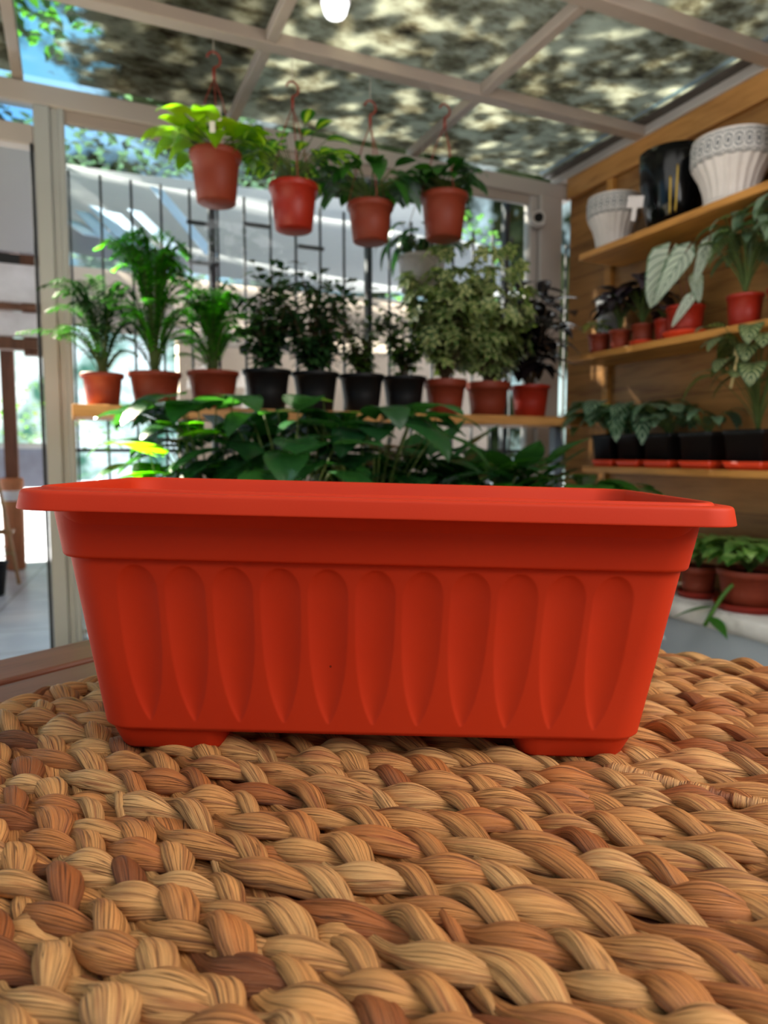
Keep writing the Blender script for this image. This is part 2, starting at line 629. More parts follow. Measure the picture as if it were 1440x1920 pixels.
table = thing('garden_table', st(.1, .1, 0), 'brown slatted wooden table under the woven mat and the planter', 'table')
table.rotation_euler = (0, 0, math.atan2(TV.y, TV.x))
def tl(x0, x1, y0, y1, z0, z1, name, mat, bev=.003):      # local: x = across (t), y = along (s)
    mb = MB().box((x0-.1, y0-.1, z0), (x1-.1, y1-.1, z1))
    return mb.build(name, mat, table, smooth=False, bevel=bev)
M_TBL = wood('table_timber', '#7d4a35', '#4f2a1e', 0, .38, 2.2)
tl(-.45, .70, .609, .674, .716, .743, 'edge_board', M_TBL, .003)
tl(-.45, .70, -.45, .601, .716, .742, 'table_top', wood('table_timber_top', '#80513f', '#55301f', 0, .38, 2.0, .0, 1))
for (a, b) in ((-.38, .58), (.58, .58), (-.38, -.38), (.58, -.38)):
    tl(a, a+.06, b-.0, b+.06, 0, .716, 'leg', M_TBL)

# ---- woven mat
mat_root = thing('woven_mat', st(.1, .1, .742), 'tan braided water hyacinth mat covering the table under the planter', 'mat')

def braid_arrays(length, seed, pitch=.025, L=.126, a=.0086, hw=.0070, th=.0044, zb=.0027, ring=24, step=.0018, amp=1.0):
    """three strand flat braid along +x from 0; returns verts, faces, fib attribute"""
    rg = np.random.default_rng(seed)
    n = int(length/step)
    s = np.linspace(0, length, n)
    V, Fc, A = [], [], []
    off = 0
    warp = np.cumsum(rg.normal(0, .00007, n))
    warp = np.convolve(warp, np.ones(31)/31, 'same')
    Lm = L*rg.uniform(.82, 1.12)
    base_ph = rg.uniform(0, 2*PI)
    for kst in range(3):
        th_ = 2*PI*s/Lm + 2*PI*kst/3 + base_ph
        th_ = th_ + .16*np.interp(s, np.linspace(0, length, 26), rg.normal(0, 1, 26))
        lob = np.floor((th_-math.radians(150))/PI).astype(int)
        lob -= lob.min()
        nl = lob.max()+3
        cent = (th_-math.radians(150))/PI - np.floor(((th_-math.radians(150))/PI).min())-.5
        wsc = np.interp(cent, np.arange(nl), np.clip(rg.normal(1, .20, nl), .60, 1.38))
        zof = np.interp(cent, np.arange(nl), rg.normal(0, .0010, nl))
        bank = np.interp(cent, np.arange(nl), rg.normal(0, .30, nl))
        lean = np.interp(cent, np.arange(nl), rg.normal(0, .0013, nl))
        tone = rg.uniform(0, 1, nl)[lob]
        rnd = rg.uniform(0, 1, nl)[lob]
        topn = np.sin(2*th_)
        x = a*amp*np.sin(th_) + lean + warp
        z = zb*topn + zof
        dx = np.gradient(x, s)
        dz = np.gradient(z, s)
        T = np.stack([np.ones(n), dx, dz], 1)
        T /= np.linalg.norm(T, axis=1)[:, None]
        side = np.stack([-T[:, 1], T[:, 0], np.zeros(n)], 1)
        side /= np.linalg.norm(side, axis=1)[:, None]
        nrm = np.cross(T, side)
        bk = bank - .55*np.sin(th_)
        sd2 = side*np.cos(bk)[:, None] + nrm*np.sin(bk)[:, None]
        nm2 = -side*np.sin(bk)[:, None] + nrm*np.cos(bk)[:, None]
        w = hw*wsc*(.66+.46*np.clip(topn, -.35, 1))
        h = th*(.82+.25*np.clip(topn, -.5, 1))*np.sqrt(wsc)
        ang = np.linspace(0, 2*PI, ring, endpoint=False) - PI/2
        ca, sa = np.cos(ang), np.sin(ang)
        # ridges of folded leaf running along the strand
        nr = 5
        ph = np.interp(cent, np.arange(nl), rg.uniform(0, 5, nl))[:, None]
        rid = 1 + .075*np.sin(nr*ang[None, :]+ph) + .06*np.sin((nr+4)*ang[None, :]*1.0 - 1.7*ph) + .02*rg.normal(0, 1, (1, ring))
        cx = np.sign(ca)*np.abs(ca)**.9
        P = (np.stack([s, x, z], 1)[:, None, :]
             + sd2[:, None, :]*(w[:, None]*cx[None, :]*(1+.35*(rid-1)))[:, :, None]
             + nm2[:, None, :]*(h[:, None]*sa[None, :]*rid)[:, :, None])
        V.append(P.reshape(-1, 3))
        at = np.zeros((n, ring, 4))
        at[:, :, 0] = s[:, None]
        at[:, :, 1] = (ang/(2*PI)+.25)[None, :]
        at[:, :, 2] = tone[:, None]
        at[:, :, 3] = rnd[:, None]
        A.append(at.reshape(-1, 4))
        i = np.arange(n-1)[:, None]*ring
        j = np.arange(ring)[None, :]
        j2 = (j+1) % ring
        q = np.stack([i+j, i+j2, i+ring+j2, i+ring+j], -1).reshape(-1, 4)+off
        Fc.append(q)
        off += n*ring
    return np.concatenate(V), np.concatenate(Fc), np.concatenate(A)


def fibre(t):
    at = t.n('ShaderNodeAttribute', attribute_name='fib')
    s = t.n('ShaderNodeSeparateXYZ')
    t.l(at.outputs['Vector'], s.inputs[0])
    u, v, tone = s.outputs
    rnd = at.outputs['Alpha']
    # close the seam of v by going round a circle
    ca = t.math('COSINE', t.math('MULTIPLY', v, 2*PI))
    sa = t.math('SINE', t.math('MULTIPLY', v, 2*PI))

    def vec(ku, kv):
        c = t.n('ShaderNodeCombineXYZ')
        t.l(t.math('MULTIPLY_ADD', u, ku, t.math('MULTIPLY', rnd, 37.0)), c.inputs[0])
        t.l(t.math('MULTIPLY_ADD', ca, kv, t.math('MULTIPLY', rnd, 11.0)), c.inputs[1])
        t.l(t.math('MULTIPLY', sa, kv), c.inputs[2])
        return c.outputs[0]
    fine = t.noise(vec(34, 17), 1.0, 3, .65, dist=.3)
    mid = t.noise(vec(17, 3.6), 1.0, 4, .6, dist=.5)
    big = t.noise(vec(26, 1.1), 1.0, 3)
    cr = t.noise(vec(13, 3.4), 1.0, 1, .5, dist=.35)
    crease = t.ramp(t.math('ABSOLUTE', t.math('SUBTRACT', cr, .5)), [(.0, (1, 1, 1)), (.028, (0, 0, 0))])
    ramp = t.ramp(tone, [(0, srgb('#7e4828')), (.07, srgb('#a86030')), (.18, srgb('#c67c42')), (.45, srgb('#cf8e50')), (.70, srgb('#d99a5a')), (1, srgb('#dea86a'))])
    col = t.mix(t.ramp(mid, [(.34, (.75, .75, .75)), (.50, (0, 0, 0))]), ramp, srgb('#8a5230'))
    col = t.mix(t.ramp(big, [(.57, (0, 0, 0)), (.70, (.7, .7, .7))]), col, srgb('#9a5430'))
    col = t.mix(t.ramp(fine, [(.30, (.40, .40, .40)), (.48, (0, 0, 0))]), col, srgb('#5c341c'))
    col = t.mix(t.ramp(fine, [(.58, (0, 0, 0)), (.75, (.22, .22, .22))]), col, srgb('#cc9e6a'))
    col = t.mix(t.math('MULTIPLY', crease, .78), col, srgb('#4e2a16'))
    h = t.math('ADD', t.math('MULTIPLY', fine, .30), t.math('MULTIPLY', mid, .8))
    h = t.math('SUBTRACT', h, t.math('MULTIPLY', crease, .22))
    return pbsdf(t, col, .50, t.bump(h, .95, .0026), .38)
M_FIB = material('hyacinth_fibre', fibre)


def sag(X, Y):
    """gentle unevenness of the mat: a little higher to the left of the planter"""
    f = Vector((math.sin(-CAM_YAW), math.cos(-CAM_YAW)))
    lat = X*f.y - Y*f.x
    fw = X*f.x + Y*f.y
    g = np.exp(-((lat)/.30)**2 - ((fw-.46)/.14)**2)
    return -.0254*lat*g + .0012*np.sin(X*21+1)*np.sin(Y*17)


def mat_mesh(name, parts, parent, mat=None):
    V = np.concatenate([p[0] for p in parts])
    off = np.cumsum([0]+[len(p[0]) for p in parts[:-1]])
    Fc = np.concatenate([p[1]+o for p, o in zip(parts, off)])
    A = np.concatenate([p[2] for p in parts])
    me = bpy.data.meshes.new(name)
    me.vertices.add(len(V))
    me.vertices.foreach_set('co', V.astype(np.float32).ravel())
    me.loops.add(len(Fc)*4)
    me.loops.foreach_set('vertex_index', Fc.astype(np.int32).ravel())
    me.polygons.add(len(Fc))
    me.polygons.foreach_set('loop_start', np.arange(0, len(Fc)*4, 4, dtype=np.int32))
    me.polygons.foreach_set('loop_total', np.full(len(Fc), 4, dtype=np.int32))
    me.polygons.foreach_set('use_smooth', np.ones(len(Fc), dtype=bool))
    at = me.attributes.new('fib', 'FLOAT_COLOR', 'POINT')
    at.data.foreach_set('color', A.astype(np.float32).ravel())
    me.materials.append(mat or M_FIB)
    me.update()
    me.validate()
    o = bpy.data.objects.new(name, me)
    COL.objects.link(o)
    o.parent = parent
    return o


MAT_Z = .7478
org = st(.1, .1, .742)
def place_braid(arr, s0, t0, direction, z=MAT_Z):
    """local x of the braid runs along `direction` from the point (s0, t0)"""
    V, Fc, A = arr
    d = Vector(direction)
    sd = Vector((-d.y, d.x, 0))
    p0 = st(s0, t0)
    X = p0.x + V[:, 0]*d.x + V[:, 1]*sd.x
    Y = p0.y + V[:, 0]*d.y + V[:, 1]*sd.y
    Z = z + V[:, 2] + sag(X, Y)
    W_ = np.stack([X-org.x, Y-org.y, Z-org.z], 1)
    return W_, Fc, A

rows = []
PITCH = .0240
t = -.22
i = 0
while t < .685:
    if abs(t-.405) > .004 or True:
        jig = R.uniform(-.0015, .0015)
        rows.append(place_braid(braid_arrays(.512+.42, 100+i, amp=R.uniform(.92, 1.12)), -.42, t+jig, SV))
    t += PITCH
    i += 1
t = -.232
i = 0
while t < .685:                       # lower layer that closes the gaps between the rows
    rows.append(place_braid(braid_arrays(.93, 500+i, ring=10, step=.0036, hw=.0085, zb=.0015, th=.003), -.42, t, SV, MAT_Z-.0062))
    t += PITCH
    i += 1
mat_mesh('braided_field', rows, mat_root)
eb = [place_braid(braid_arrays(.93, 900), .5145, -.24, TV, MAT_Z)]
mat_mesh('edge_braid', eb, mat_root)
# pale wrapped splice lying in a furrow right of the planter
def splice_arrays():
    n, ring = 170, 16
    L = .125
    s = np.linspace(0, L, n)
    r = .0038*(1+.10*np.abs(np.sin(s*PI/.011))) * np.clip(np.minimum(s, L-s)/.008+.35, .35, 1)
    r *= np.where((s > .060) & (s < .070), .80, 1.0)
    ang = np.linspace(0, 2*PI, ring, endpoint=False)
    P = np.zeros((n, ring, 3))
    P[:, :, 0] = s[:, None]
    P[:, :, 1] = r[:, None]*np.cos(ang)*1.25
    P[:, :, 2] = r[:, None]*np.sin(ang)
    A = np.zeros((n, ring, 4))
    A[:, :, 0] = ang[None, :]/(2*PI)*.05            # wrapped: fibres go round
    A[:, :, 1] = (s[:, None]*22)
    A[:, :, 2] = np.where((s > .058) & (s < .071), .02, .86)[:, None]
    i = np.arange(n-1)[:, None]*ring
    j = np.arange(ring)[None, :]
    q = np.stack([i+j, i+(j+1) % ring, i+ring+(j+1) % ring, i+ring+j], -1).reshape(-1, 4)
    return P.reshape(-1, 3), q, A.reshape(-1, 4)
a3 = Vector((.285, .314, 0))
b3 = Vector((.331, .240, 0))
dd = (b3-a3).normalized()
p0s = SV.dot(a3)
p0t = TV.dot(a3)
sp = mat_mesh('wrapped_splice', [place_braid(splice_arrays(), p0s, p0t, dd, MAT_Z+.0042)], mat_root)
sp['label'] = 'pale wrapped splice with a dark gap'

# ================================================================== the planter
def rrect(hx, hy, r, nf=400, nb=44, ns=56, nc=8):
    """rounded rectangle, front side (y = -hy) first, counter-clockwise seen from above"""
    pts = []
    def arc(cx, cy, a0):
        for k in range(nc):
            a = a0+(PI/2)*(k+.5)/nc
            pts.append((cx+r*math.cos(a), cy+r*math.sin(a)))
    for k in range(nf):
        pts.append((-(hx-r)+2*(hx-r)*k/(nf-1), -hy))
    arc(hx-r, -(hy-r), -PI/2)
    for k in range(ns):
        pts.append((hx, -(hy-r)+2*(hy-r)*k/(ns-1)))
    arc(hx-r, hy-r, 0)
    for k in range(nb):
        pts.append(((hx-r)-2*(hx-r)*k/(nb-1), hy))
    arc(-(hx-r), hy-r, PI/2)
    for k in range(ns):
        pts.append((-hx, (hy-r)-2*(hy-r)*k/(ns-1)))
    arc(-(hx-r), -(hy-r), PI)
    return pts


ZF, ZB = .0146, .1204
def flute(x, z, hx):
    """depth of the eleven scooped flutes on the front at lateral x"""
    zt, zbm = .1166, .0205
    if z > zt or z < zbm:
        return 0.0
    zn = (zt-z)/(zt-zbm)
    if zn < .16:
        w = math.sqrt(max(0, 1-((.16-zn)/.16)**2))
    else:
        w = max(0, 1-((zn-.16)/.84)**3.0)**.75
    w *= .01165
    sp = .02765*(1-.035*zn)
    k = round(x/sp)
    if abs(k) > 5 or w <= 1e-5:
        return 0.0
    q = (x-k*sp)/w
    if abs(q) >= 1:
        return 0.0
    return .0027*(w/.01165)**.7*(1-q*q)**.95


def planter_mesh():
    loops = []
    # outer body, bottom to top
    loops.append((.1640, .0515, .019, ZF-.0012, 0))
    nz = 120
    for i in range(nz+1):
        f_ = i/nz
        z = ZF+.0008 + (ZB-.0012-ZF-.0008)*f_
        loops.append((.1667+.0149*f_, .0528+.0140*f_, .020, z, 1))
    # band
    loops += [(.1817, .0669, .020, ZB-.0002, 0), (.1836, .0702, .021, ZB-.0001, 0), (.1843, .0711, .0212, ZB+.0009, 0),
              (.1846, .0714, .0214, ZB+.002, 0), (.1898, .0722, .022, .1482, 0), (.1902, .0724, .022, .1497, 0)]
    # rim: underside, outer face, rolled top, ridges, lip
    loops += [(.1975, .0905, .023, .1500, 0), (.1990, .0930, .024, .1489, 0), (.2002, .0942, .0243, .1488, 0), (.2004, .0944, .0245, .1492, 0),
              (.2003, .0943, .0244, .1500, 0), (.1990, .0930, .0238, .1572, 0), (.1988, .0928, .0237, .1580, 0), (.1984, .0923, .0235, .1588, 0), (.1976, .0915, .0232, .1593, 0), (.1968, .0907, .023, .1594, 0), (.1925, .0865, .021, .1597, 0),
              (.1914, .0854, .021, .1594, 0), (.1910, .0850, .021, .1590, 0), (.1906, .0846, .021, .1594, 0), (.1902, .0842, .021, .1604, 0), (.1896, .0836, .0205, .1609, 0), (.1886, .0826, .020, .1611, 0), (.1874, .0814, .020, .1610, 0), (.1866, .0806, .0195, .1602, 0),
              (.1858, .0790, .019, .1570, 0)]
    # inside
    loops += [(.1830, .0700, .019, .135, 0), (.1805, .0670, .019, .122, 0), (.1780, .0622, .018, .119, 0), (.1630, .0482, .018, .021, 0), (.1600, .0455, .017, .0185, 0)]
    v, f = [], []
    n = None
    for (hx, hy, r, z, fl) in loops:
        pts = rrect(hx, hy, r)
        n = len(pts)
        for k, (x, y) in enumerate(pts):
            if fl and k < 400:
                y = y + flute(x, z, hx)
            v.append((x, y, z))
    for i in range(len(loops)-1):
        for k in range(n):
            a, b = i*n+k, i*n+(k+1) % n
            f.append((a, b, b+n, a+n))
    f.append(tuple(range(n-1, -1, -1)))
    f.append(tuple((len(loops)-1)*n+k for k in range(n)))
    mb = MB()
    mb.v, mb.f = v, f
    return mb


def red_plastic(t):
    co = t.n('ShaderNodeTexCoord').outputs['Object']
    n = t.noise(co, 9, 3)
    g = t.noise(co, 900, 2)
    m = t.noise(co, 45, 4)
    col = t.ramp(n, [(.3, srgb('#bc2f13')), (.7, srgb('#c43617'))])
    # small dark specks and pale scuffs moulded in or scratched on
    vo = t.n('ShaderNodeTexVoronoi')
    vo.inputs['Scale'].default_value = 34
    vo.inputs['Randomness'].default_value = 1
    t.l(co, vo.inputs['Vector'])
    spk = t.math('MULTIPLY', t.math('LESS_THAN', vo.outputs['Distance'], .028), t.math('GREATER_THAN', m, .55))
    col = t.mix(t.math('MULTIPLY', spk, .75), col, srgb('#4a1008'))
    vo2 = t.n('ShaderNodeTexVoronoi')
    vo2.inputs['Scale'].default_value = 22
    t.l(t.mapping(co, (1.8, 1, .8), (0, .4, 0), (.3, .1, .2)), vo2.inputs['Vector'])
    sc2 = t.math('MULTIPLY', t.math('LESS_THAN', vo2.outputs['Distance'], .024), t.math('GREATER_THAN', n, .52))
    col = t.mix(t.math('MULTIPLY', sc2, .55), col, srgb('#f09a78'))
    rough = t.ramp(m, [(.3, (.50, .50, .50)), (.7, (.60, .60, .60))])
    return pbsdf(t, col, rough, t.bump(g, .10, .0003), .16)
M_RED = material('orange_red_plastic', red_plastic)

PW = Vector((-.0076*math.cos(CAM_YAW)+.459*-math.sin(CAM_YAW), -.0076*-math.sin(CAM_YAW)*-1+.459*math.cos(CAM_YAW), .7532))
# (lateral, forward) -> world: x = lat*cosA + fwd*sinA, y = -lat*sinA + fwd*cosA with A = 24.04 deg
_A = -CAM_YAW
PW = Vector((-.0076*math.cos(_A)+.459*math.sin(_A), .0076*math.sin(_A)+.459*math.cos(_A), .7532))
pl = planter_mesh().build('planter', M_RED)
tag(pl, 'long rectangular orange-red plastic planter with fluted front, standing empty on the woven mat', 'planter')
pl.location = PW
pl.rotation_mode = 'ZYX'
pl.matrix_world = Matrix.Translation(PW) @ Matrix.Rotation(CAM_YAW+.0039, 4, 'Z') @ Matrix.Rotation(-.0029, 4, 'X') @ Matrix.Rotation(.0254, 4, 'Y')
for sgn in (-1, 1):
    mb = MB()
    lp = []
    for (x0, x1, hy, r, z) in ((.0915, .1550, .0450, .010, .0000), (.0905, .1565, .0462, .012, .0014), (.0890, .1625, .0498, .014, ZF-.0005)):
        hx = (x1-x0)/2
        pts = rrect(hx, hy, r, 8, 8, 8, 6)
        lp.append([(sgn*((x0+x1)/2)+x, y, z) for x, y in pts])
    n = len(lp[0])
    v = [q for l_ in lp for q in l_]
    f = [(i*n+k, i*n+(k+1) % n, (i+1)*n+(k+1) % n, (i+1)*n+k) for i in range(2) for k in range(n)]
    f.append(tuple(range(n-1, -1, -1)))
    mb.add(v, f)
    mb.build('foot', M_RED, pl)

# ================================================================== shelves
def shelf(name, lo, hi, mat, label, group=None):
    o = MB().box(lo, hi).build(name, mat, smooth=False, bevel=.003)
    return tag(o, label, 'shelf', group)

shelf('wall_shelf', (.0, 2.295, 1.048), (1.985, 2.56, 1.085), M_PINE, 'long pine shelf across the glass wall under the row of potted palms')
for x in (.35, 1.85):
    tag(MB().box((x-.018, 2.36, 0), (x+.018, 2.40, 1.048)).build('shelf_post', plain('blue_grey_post', '#5d6a78', .5), smooth=False, bevel=.003),
        'blue-grey post under the %s end of the long pine shelf' % ('left' if x < 1 else 'right'), 'post')
shelf('wall_shelf', (1.90, .35, 1.715), (2.13, 2.32, 1.741), M_PINEY, 'top pine shelf on the wooden wall holding white patterned pots')
shelf('wall_shelf', (1.90, .35, 1.312), (2.13, 2.385, 1.337), M_PINEY, 'middle pine shelf on the wooden wall holding small red pots')
shelf('wall_shelf', (1.90, .35, .860), (2.13, 2.27, .884), M_PINEY, 'bottom pine shelf on the wooden wall holding black square pots')
M_BENCH = wood('bench_wood', '#8a6238', '#5e3f20', 0, .6, 1.2)
bn = thing('plant_bench', (.75, 1.97, 0), 'low wooden bench below the long pine shelf, carrying broad-leaved plants', 'bench')
MB().box((-.68, -.20, .38), (1.02, .22, .41)).build('bench_top', M_BENCH, bn, smooth=False, bevel=.003)
for a in (-.64, .94):
    for b in (-.16, .16):
        MB().box((a, b-.02, 0), (a+.045, b+.025, .38)).build('leg', M_BENCH, bn, smooth=False, bevel=.002)


# ================================================================== pots and plants
def pot_mb(r0, r1, h, rim=.016, thick=.004, lip=.006, n=40, soil=.85):
    """round nursery pot: r0 base, r1 mouth, h height, collar of height rim"""
    rb = r0+(r1-lip-r0)*(h-rim)/h
    mb = MB()
    mb.lathe([(r0*.92, 0), (r0, .003), (r0+(rb-r0)*.5, (h-rim)*.5), (rb, h-rim), (rb+lip*.9, h-rim+.001), (rb+lip+.001, h-rim*.8), (r1, h-.002), (r1-.001, h),
              (r1-thick, h), (r1-thick-.001, h-.004), (rb-thick+.001, h*soil), (.0, h*soil-.001)], n)
    return mb

def soil_mb(r, z, n=28):
    mb = MB()
    v = [(0, 0, z+.004)]
    f = []
    for k in range(n):
        a = 2*PI*k/n
        v.append((r*.55*math.cos(a), r*.55*math.sin(a), z+.004+R.uniform(-.002, .003)))
    for k in range(n):
        a = 2*PI*k/n
        v.append((r*math.cos(a), r*math.sin(a), z+R.uniform(-.001, .002)))
    for k in range(n):
        k2 = (k+1) % n
        f += [(0, 1+k, 1+k2), (1+k, 1+n+k, 1+n+k2, 1+k2)]
    mb.add(v, f)
    return mb

def potted(name, loc, label, cat, r0, r1, h, mat, group=None, rim=.016, soil=.85, saucer=None, lip=.006):
    th = thing(name, loc, label, cat, group)
    z0 = 0
    if saucer:
        z0 = .006
        MB().lathe([(r0*1.05, 0), (r0*1.32, .001), (r0*1.42, .020), (r0*1.46, .022), (r0*1.42, .024), (r0*1.36, .020), (r0*1.25, .006), (0, .005)], 36).build('saucer', saucer, th)
    p = pot_mb(r0, r1, h, rim, soil=soil, lip=lip).build('pot', mat, th)
    p.location = (0, 0, z0)
    s = soil_mb(r0+(r1-r0)*soil-.006, h*soil-.001).build('soil', M_SOIL, th)
    s.location = (0, 0, z0)
    return th, z0+h*soil

def rdir(spread=1.0, rng=R):
    a = rng.uniform(0, 2*PI)
    return Vector((math.cos(a), math.sin(a), rng.uniform(-.3, 1)*spread))

def curve(p0, p1, bulge, n=8):
    p0, p1, b = Vector(p0), Vector(p1), Vector(bulge)
    return [p0.lerp(p1, i/n) + b*math.sin(PI*i/n) for i in range(n+1)]

def bush(th, z0, top, rx, ry, nb, per, L, Wd, mat, kind='oval', stem=M_BARK, droop=.3, zlow=.25, trunk=.003, whorl=0, lean=(0, 0)):
    """branches from the soil to points in an ellipsoid, leaves along them"""
    ml, ms = MB(), MB()
    cz = z0+(top-z0)*.58
    hz = (top-z0)*.46
    for b in range(nb):
        while True:
            q = Vector((R.uniform(-1, 1), R.uniform(-1, 1), R.uniform(-1, 1)))
            if q.length <= 1 and q.length > .35:
                break
        e = Vector((q.x*rx+lean[0], q.y*ry+lean[1], cz+q.z*hz))
        pts = curve((R.uniform(-.012, .012), R.uniform(-.012, .012), z0-.006), e, (0, 0, .0), 7)
        for i in range(1, 8):
            pts[i] += Vector((R.uniform(-1, 1), R.uniform(-1, 1), 0))*.006
            pts[i].x *= (i/7)**.35
            pts[i].y *= (i/7)**.35
        ms.tube(pts, [trunk*(1-.75*i/7) for i in range(8)], 5)
        for k in range(per):
            u = 1-(k/per)*.75 if k else 1
            x = u*7
            i = min(6, int(x))
            p = pts[i].lerp(pts[i+1], x-i)
            if p.z < z0+(top-z0)*zlow:
                continue
            if whorl:
                ax = (Vector((p.x, p.y, .06)).normalized()+rdir(.5)*.7).normalized()
                sd = ax.orthogonal().normalized()
                pe = p+ax*L*.7
                ms.tube([p, pe], .0012, 4, False)
                tn = R.random()
                for w in range(whorl):
                    a = 2*PI*w/whorl
                    d = (Matrix.Rotation(a, 3, ax) @ sd)*.95+ax*.25
                    ml.leaf(pe, d, L*R.uniform(.8, 1.1), Wd, kind, droop, .15, ax, 4, 2, min(1, max(0, tn+R.uniform(-.15, .15))))
            else:
                d = (Vector((p.x, p.y, 0)).normalized()*.6+rdir(.8)).normalized()
                ml.leaf(p, d, L*R.uniform(.7, 1.2), Wd*R.uniform(.8, 1.15), kind, droop*R.uniform(.4, 1.6), .2, (0, 0, 1), 5, 2)
    ms.build('stem', stem, th)
    ml.build('foliage', mat, th)

def palm(th, z0, n, H, spread, mat, lw=.010, ll=.075, pairs=15, bias=(0, 0), rise=.5):
    """feathery palm: arching fronds leaving the clump at different heights"""
    ml, ms = MB(), MB()
    for i in range(n):
        a = 2.399*i+R.uniform(-.3, .3)
        lev = (i/max(1, n-1))**1.1
        zb = H*rise*lev
        bx, by = .012*math.cos(a), .012*math.sin(a)
        out = spread*R.uniform(.55, 1.08)*(1-.55*lev)
        hh = (H-zb)*R.uniform(.55, 1.0) if lev > .3 else (H*.55)*R.uniform(.5, 1.0)
        ex, ey = math.cos(a)*out+bias[0]*(1-lev), math.sin(a)*out*.85+bias[1]
        pts = [Vector((bx*.5, by*.5, z0-.005)), Vector((bx, by, z0+zb*.6))]
        for k in range(10):
            u = k/9
            pts.append(Vector((bx+ex*u**1.5, by+ey*u**1.5, z0+zb+.002+hh*math.sin(u*PI*.60)/math.sin(PI*.60)*(1 if u < .8 else 1-.25*(u-.8)))))
        ms.tube(pts, [.0020*(1-.7*k/11) for k in range(12)], 5)
        tn = R.random()
        for k in range(pairs):
            u = .18+.80*k/(pairs-1)
            x = 2+u*9
            j = min(10, int(x))
            p = pts[j].lerp(pts[j+1], x-j)
            d = (pts[j+1]-pts[j]).normalized()
            sd = d.cross(Vector((0, 0, 1)))
            sd = sd.normalized() if sd.length > .05 else d.orthogonal().normalized()
            l_ = ll*(math.sin(PI*min(.97, .12+u*.85))**.6)*R.uniform(.85, 1.1)
            for g in (-1, 1):
                dv = (sd*g+d*.8+Vector((0, 0, .10))).normalized()
                ml.leaf(p, dv, l_, lw, 'lance', .35, .3, (0, 0, 1), 4, 2, min(1, max(0, tn+R.uniform(-.2, .2))))
    ms.build('stem', M_STEM, th)
    ml.build('foliage', mat, th)

def rosette(th, z0, n, H, spread, L, Wd, mat, kind='heart', droop=.35, petiole=.0022, stem=M_STEM, hvar=.45, up=.35, dirs=None, nu=8, nv=6, wave=.12, fold=.12):
    ml, ms = MB(), MB()
    for i in range(n):
        a = (dirs[i] if dirs else 2*PI*i/n*1.618+R.uniform(-.25, .25))
        o_ = spread*R.uniform(.35, 1.0)
        h = H*(1-hvar*R.random())
        e = Vector((math.cos(a)*o_, math.sin(a)*o_, z0+h))
        pts = [Vector((e.x*u**1.5, e.y*u**1.5, z0-.005+(h+.005)*u**.8)) for u in [k/6 for k in range(7)]]
        ms.tube(pts, [petiole*(1-.4*k/6) for k in range(7)], 5)
        d = Vector((math.cos(a), math.sin(a), R.uniform(-.2, 1)*up))
        ml.leaf(pts[-1], d, L*R.uniform(.75, 1.12), Wd*R.uniform(.85, 1.1), kind, droop*R.uniform(.5, 1.5), fold, (0, 0, 1), nu, nv, None, wave)
    ms.build('stem', stem, th)
    ml.build('foliage', mat, th)

L_PALM = leaf('palm_leaf', '#12400f', '#58b41e', .4, .55)
L_PALMD = leaf('palm_leaf_dark', '#16361a', '#2f5e2c', .4, .35)
L_FICUS = leaf('ficus_leaf', '#1c3a24', '#3f6434', .20, .28)
L_SPARSE = leaf('sparse_leaf', '#1c3a1c', '#56702e', .3, .3)
L_SCHEF = leaf('variegated_leaf', '#34542c', '#5c7a3a', .36, .3, 'variegated', '#c4c48c')
L_RUBBER = leaf('rubber_leaf', '#100d0e', '#241a1c', .2, .08)
L_POTHOS = leaf('pothos_leaf', '#3a8a14', '#84cc20', .35, .6)
L_LIME = leaf('lime_leaf', '#6a9a10', '#b4cc28', .38, .5)
L_GREEN = leaf('green_leaf', '#1c4a1a', '#3f7a28', .35, .35)
L_MIDG = leaf('two_tone_leaf', '#2c6a20', '#5ca028', .35, .45, 'mid', '#b6d24a')
L_DARKB = leaf('broad_dark_leaf', '#1c4426', '#38683a', .24, .28)
L_CALA = leaf('striped_leaf', '#284e34', '#3f6646', .42, .2, 'stripes', '#a8bda0')
L_CALB = leaf('striped_leaf_warm', '#34482a', '#4c6438', .42, .2, 'stripes', '#b8bc88')
L_CALAD = leaf('white_netted_leaf', '#4c6a50', '#6a8a68', .5, .3, 'netted', '#c9d3c4')
L_PALE = leaf('pale_green_leaf', '#4f6a50', '#8ea488', .5, .3)
L_PURP = leaf('dark_purple_leaf', '#1c161e', '#4a3a46', .3, .12)

# ---- row on the long shelf
SH, SY = 1.085, 2.405
G1 = 'potted plants in a row on the long shelf'
th, z = potted('potted_palm', (.092, SY, SH), 'short palm in small terracotta pot beside the white door post', 'potted plant', .048, .066, .104, M_TERRA, G1)
palm(th, z, 34, .29, .19, L_PALMD, ll=.065, pairs=16, lw=.009, bias=(-.05, 0), rise=.35)
th, z = potted('potted_palm', (.252, SY, SH), 'tallest bright green feathery palm in a terracotta pot on the long shelf', 'potted plant', .063, .085, .114, M_TERRA, G1)
palm(th, z, 78, .44, .20, L_PALM, ll=.055, pairs=20, lw=.0075, rise=.64)
th, z = potted('potted_palm', (.440, SY, SH), 'bushy palm in terracotta pot on the long shelf next to the black pots', 'potted plant', .064, .088, .126, M_TERRA, G1)
palm(th, z, 56, .30, .20, L_PALM, ll=.055, pairs=18, lw=.0075, rise=.5)
spec = [(.625, 'dark glossy ficus in the black pot next to the terracotta palms', .40, .135, L_FICUS, 50, 10),
        (.803, 'dense dark ficus in a black pot, tallest of the black-potted shrubs', .42, .18, L_FICUS, 70, 10),
        (.982, 'sparse leggy shrub in a black pot beside the dense dark ficus', .36, .12, L_SPARSE, 26, 8),
        (1.155, 'thin shrub in a black pot beside the terracotta variegated plants', .38, .12, L_SPARSE, 30, 8)]
